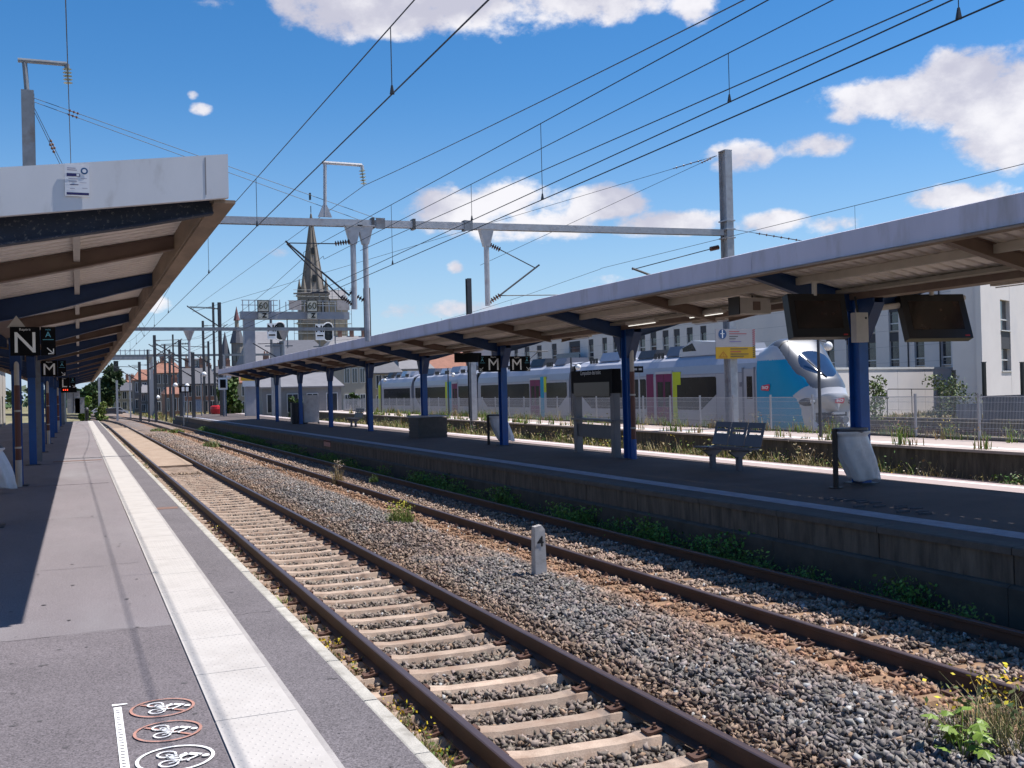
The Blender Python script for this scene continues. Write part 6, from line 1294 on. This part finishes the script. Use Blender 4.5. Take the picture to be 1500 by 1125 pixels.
# scaffold round the tower
sc = MB(); xs0, xs1 = q(424, 440).x, q(507, 440).x; ysf = YC-w-2.5
for k in range(10): x = xs0+(xs1-xs0)*k/9; sc.tube([(x, ysf, q(460, 520).z), (x, ysf, q(460, 424 if k > 2 else 445).z)],   .08, 5)
for py in (428, 437, 447, 462, 476, 490): sc.tube([(xs0, ysf, q(460, py).z), (xs1, ysf, q(460, py).z)], .08, 5)
tg = thing('scaffold', 'scaffolding with planks around the church tower', 'scaffold', ((xs0+xs1)/2, ysf, -.5)); sc.build('tubes', GALVD, tg)
for py in (447, 476): MB().box(xs0, xs1, ysf, ysf+1.2, q(460, py).z-.1, q(460, py).z).build('deck', REN, tg)
# slate turrets
for px, pt_, pe, wpx, lb in ((330, 486, 521, 14, 'short conical slate turret, left one of the two'), (347.5, 449, 503, 20, 'tall slate turret with a lantern and a pointed red tip')):
    Yt = 262.; c = P(px, pe, Yt); r_ = (P(px+wpx/2, pe, Yt).x-c.x); zt_ = P(px, pt_, Yt).z; t = thing('slate_turret', lb, 'turret', (c.x, Yt, -.5), 'slate turrets'); MB().tube([(c.x, Yt, -.5), (c.x, Yt, c.z)], r_*.88, 10).build('wall', STG, t)
    h_ = zt_-c.z
    if wpx > 15: MB().tube([(c.x, Yt, c.z), (c.x, Yt, c.z+h_*.42), (c.x, Yt, c.z+h_*.44)], [r_*1.1, r_*.5, r_*.36], 10).build('roof', SLT, t); MB().tube([(c.x, Yt, c.z+h_*.44), (c.x, Yt, c.z+h_*.62)], r_*.3, 8).build('lantern', STN, t); MB().tube([(c.x, Yt, c.z+h_*.62), (c.x, Yt, c.z+h_*.95), (c.x, Yt, zt_)], [r_*.48, .12, .04], 10).build('tip', mat('turret_tip_red', (.16, .07, .075), .7, var=.1), t)
    else: MB().tube([(c.x, Yt, c.z), (c.x, Yt, zt_)], [r_*1.1, .06], 10).build('roof', SLT, t)
    for k in range(3): a_ = -math.pi/2+(k-1)*.6; MB().cbox((c.x+r_*.88*math.cos(a_), Yt+r_*.88*math.sin(a_), c.z-3.5), (.8, .25, 2.0), rz=a_+math.pi/2).build('window', WG, t)
# railings, screen and posts at the end of platform 2
t = thing('platform_gate', 'blue grey railing at the far end of the opposite platform', 'railing', tuple(at(298, 605, Z=ZP2))); a_, b_ = at(284, 603, Z=ZP2+.03), at(311, 604, Z=ZP2+.03)
for k in range(14): x = a_[0]+(b_[0]-a_[0])*k/13; MB().box(x-.03, x+.03, a_[1]-.02, a_[1]+.02, ZP2, ZP2+1.5).build('bar', mat('railing_blue', (.12, .16, .26), .6), t)
MB().box(a_[0], b_[0], a_[1]-.03, a_[1]+.03, ZP2+1.5, ZP2+1.58).build('top_rail', MATS['railing_blue'], t)
for px, py, Yl, lb in ((335, 552, 96, 'pale lamp post left of the signal column'), (299, 548, 104, 'thin lamp post with white head before the slate block'), (257, 564, 112, 'lamp with white globe near the far masts, left'), (274, 565, 112, 'lamp with white globe near the far masts, right'), (231, 582, 118, 'lowest white globe lamp near the far signal bridge')):
    h_ = P(px, py, Yl); t = thing('platform_lamp', lb, 'lamp post', (h_.x-.4, Yl, -.3), 'lamp posts at the platform end'); MB().tube([(h_.x-.3, Yl, -.4), (h_.x-.3, Yl, h_.z)], .06, 6).build('pole', GALVD, t); MB().ball((h_.x, Yl, h_.z), .24, nu=10, nv=6).build('globe', MATS['globe_white'], t, True)
a_ = P(327, 562, 96); t = thing('line_sign', 'white framed black sign on a pole beside the green tree', 'sign', (a_.x, 96, -.3)); MB().tube([(a_.x, 96, -.4), (a_.x, 96, a_.z)], .06, 6).build('pole', GALVD, t); MB().box(a_.x-.45, a_.x+.35, 95.85, 95.93, a_.z-.55, a_.z+.55).build('frame', LETTER, t); MB().box(a_.x-.3, a_.x+.2, 95.8, 95.849, a_.z-.38, a_.z+.38).build('panel', SIGNB, t)
a_ = P(367, 556, 93.8); t = thing('column_sign', 'yellow and white board fixed to the signal gantry column', 'sign', tuple(a_)); MB().box(a_.x-.85, a_.x+.55, 93.9, 93.98, a_.z-.1, a_.z+.38).build('yellow_panel', MATS['sign_yellow'], t); MB().box(a_.x-.7, a_.x+.55, 93.9, 93.98, a_.z-.62, a_.z-.11).build('white_panel', mat('panel_pale_blue', (.45, .5, .58), .6), t)
for px, lb in ((282, 'black dial plate on a mast near the far masts, left one'), (276, 'black dial plate near the far masts, right one')): a_ = P(px-8, 570, 97.5); t = thing('track_sign', lb, 'sign', tuple(a_)); MB().box(a_.x-.35, a_.x+.35, 97.4, 97.5, a_.z-.3, a_.z+.3).build('panel', SIGNB, t); MB().box(a_.x-.12, a_.x+.12, 97.37, 97.399, a_.z-.2, a_.z+.2).build('face', LETTER, t); MB().tube([(a_.x, 97.55, -.4), (a_.x, 97.55, a_.z+.3)], .05, 6).build('pole', GALVD, t)
for px, w_, h_, lb in ((108, 1.1, 1.9, 'tall grey cabinet at the far end of the left platform'), (117, .8, 1.3, 'lower grey cabinet at the far end of the left platform')):
    a_ = at(px, 604, Y=103); t = thing('grey_cabinet', lb, 'cabinet', tuple(a_)); MB().box(a_[0]-w_/2, a_[0]+w_/2, 103, 103.7, a_[2]-.1, a_[2]+h_).build('case', GALV, t); MB().box(a_[0]-w_/2-.05, a_[0]+w_/2+.05, 102.95, 103.75, a_[2]+h_, a_[2]+h_+.08).build('lid', GALVD, t); MB().box(a_[0]-.02, a_[0]+.02, 102.98, 103, a_[2]+.1, a_[2]+h_-.1).build('door_seam', BLACK, t)
a_ = at(127, 604, Y=99.6); t = thing('black_bollard', 'short black post at the far end of the white line', 'bollard', tuple(a_)); MB().tube([(a_[0], 99.6, .5), (a_[0], 99.6, 1.55)], .16, 8).build('shaft', BLACK, t); MB().ball((a_[0], 99.6, 1.6), .2, nu=8, nv=6).build('cap', DGREY, t)
mast(241, 505, 600, 132, 'plain', 'thin dark mast between the far portal and the stone house', .22)
mast(297, 470, 600, 128, 'armr', 'mast with cantilever behind the drop tube of the second portal', .26)
mast(312, 443, 600, 122, 'arm', 'mast with a square bracket left of the slate turrets', .24)
mast(190, 548, 600, 150, 'light', 'thin pale pole between the far signal bridge and the dark tree', .2)
# far cars
def car_(px, py, Y, m_, label):
    a_ = P(px, py, Y); t = thing('parked_car', label, 'car', (a_.x, Y, -.5)); x, z = a_.x, -.55
    MB().prism([(x-2.1, z+.3), (x+2.1, z+.3), (x+2.1, z+.75), (x+1.3, z+.95), (x+.7, z+1.45), (x-1.2, z+1.45), (x-1.9, z+.95), (x-2.1, z+.8)], 'y', Y-.85, Y+.85).build('body', m_, t)
    MB().prism([(x-1.65, z+.97), (x+1.1, z+.97), (x+.62, z+1.38), (x-1.15, z+1.38)], 'y', Y-.87, Y+.87).build('window', WG, t)
    for d in (-1.3, 1.3): MB().tube([(x+d, Y-.88, z+.32), (x+d, Y+.88, z+.32)], .32, 12).build('wheel', BLACK, t)
car_(150, 590, 210, WHITE, 'white car parked beyond the end of the line, left'); car_(161, 592, 200, DGREY, 'dark car parked beyond the end of the line'); car_(171, 590, 215, TNOSE, 'white car beside the pale pole at the end of the line')
# white scrap by the kerb, station building behind the left canopy
a_ = at(470, 920, X=1.9); t = MB(); t.tube([(1.84, a_[1], -.17), (1.92, a_[1]+.05, -.165), (2.02, a_[1]+.08, -.17)], [.012, .03, .014], 8); tag(t.build('plastic_bottle', mat('pet_white', (.6, .62, .66), .3)), 'crushed white plastic bottle beside the first rail', 'bottle')
t = thing('station_building', 'pale stone building behind the posts of the left canopy', 'building', (-6, 40, 0)); y = 16.0
while y < 96:
    MB().box(-8, -5.6, y, y+2.6, -.5, 5.2).build('wall', REN if int(y) % 3 else STN, t); MB().box(-8, -5.75, y+2.6, y+4, -.5, .95).build('wall', STN, t); MB().box(-8, -5.62, y+2.6, y+4, 2.9, 5.2).build('wall', REN, t); f = MB().box(-5.95, -5.85, y+2.6, y+4, .95, 2.9).build('window', WG, t); MB().box(-5.84, -5.78, y+3.27, y+3.33, .95, 2.9).build('frame', FRM, f); y += 4
MB().box(-9, -5.3, 15.7, 96.5, 5.2, 5.5).build('cornice', CONC_L, t); MB().prism([(-9, 5.5), (-5.4, 5.5), (-8.2, 7.2)], 'y', 15.8, 96.4).build('roof', SLT, t)
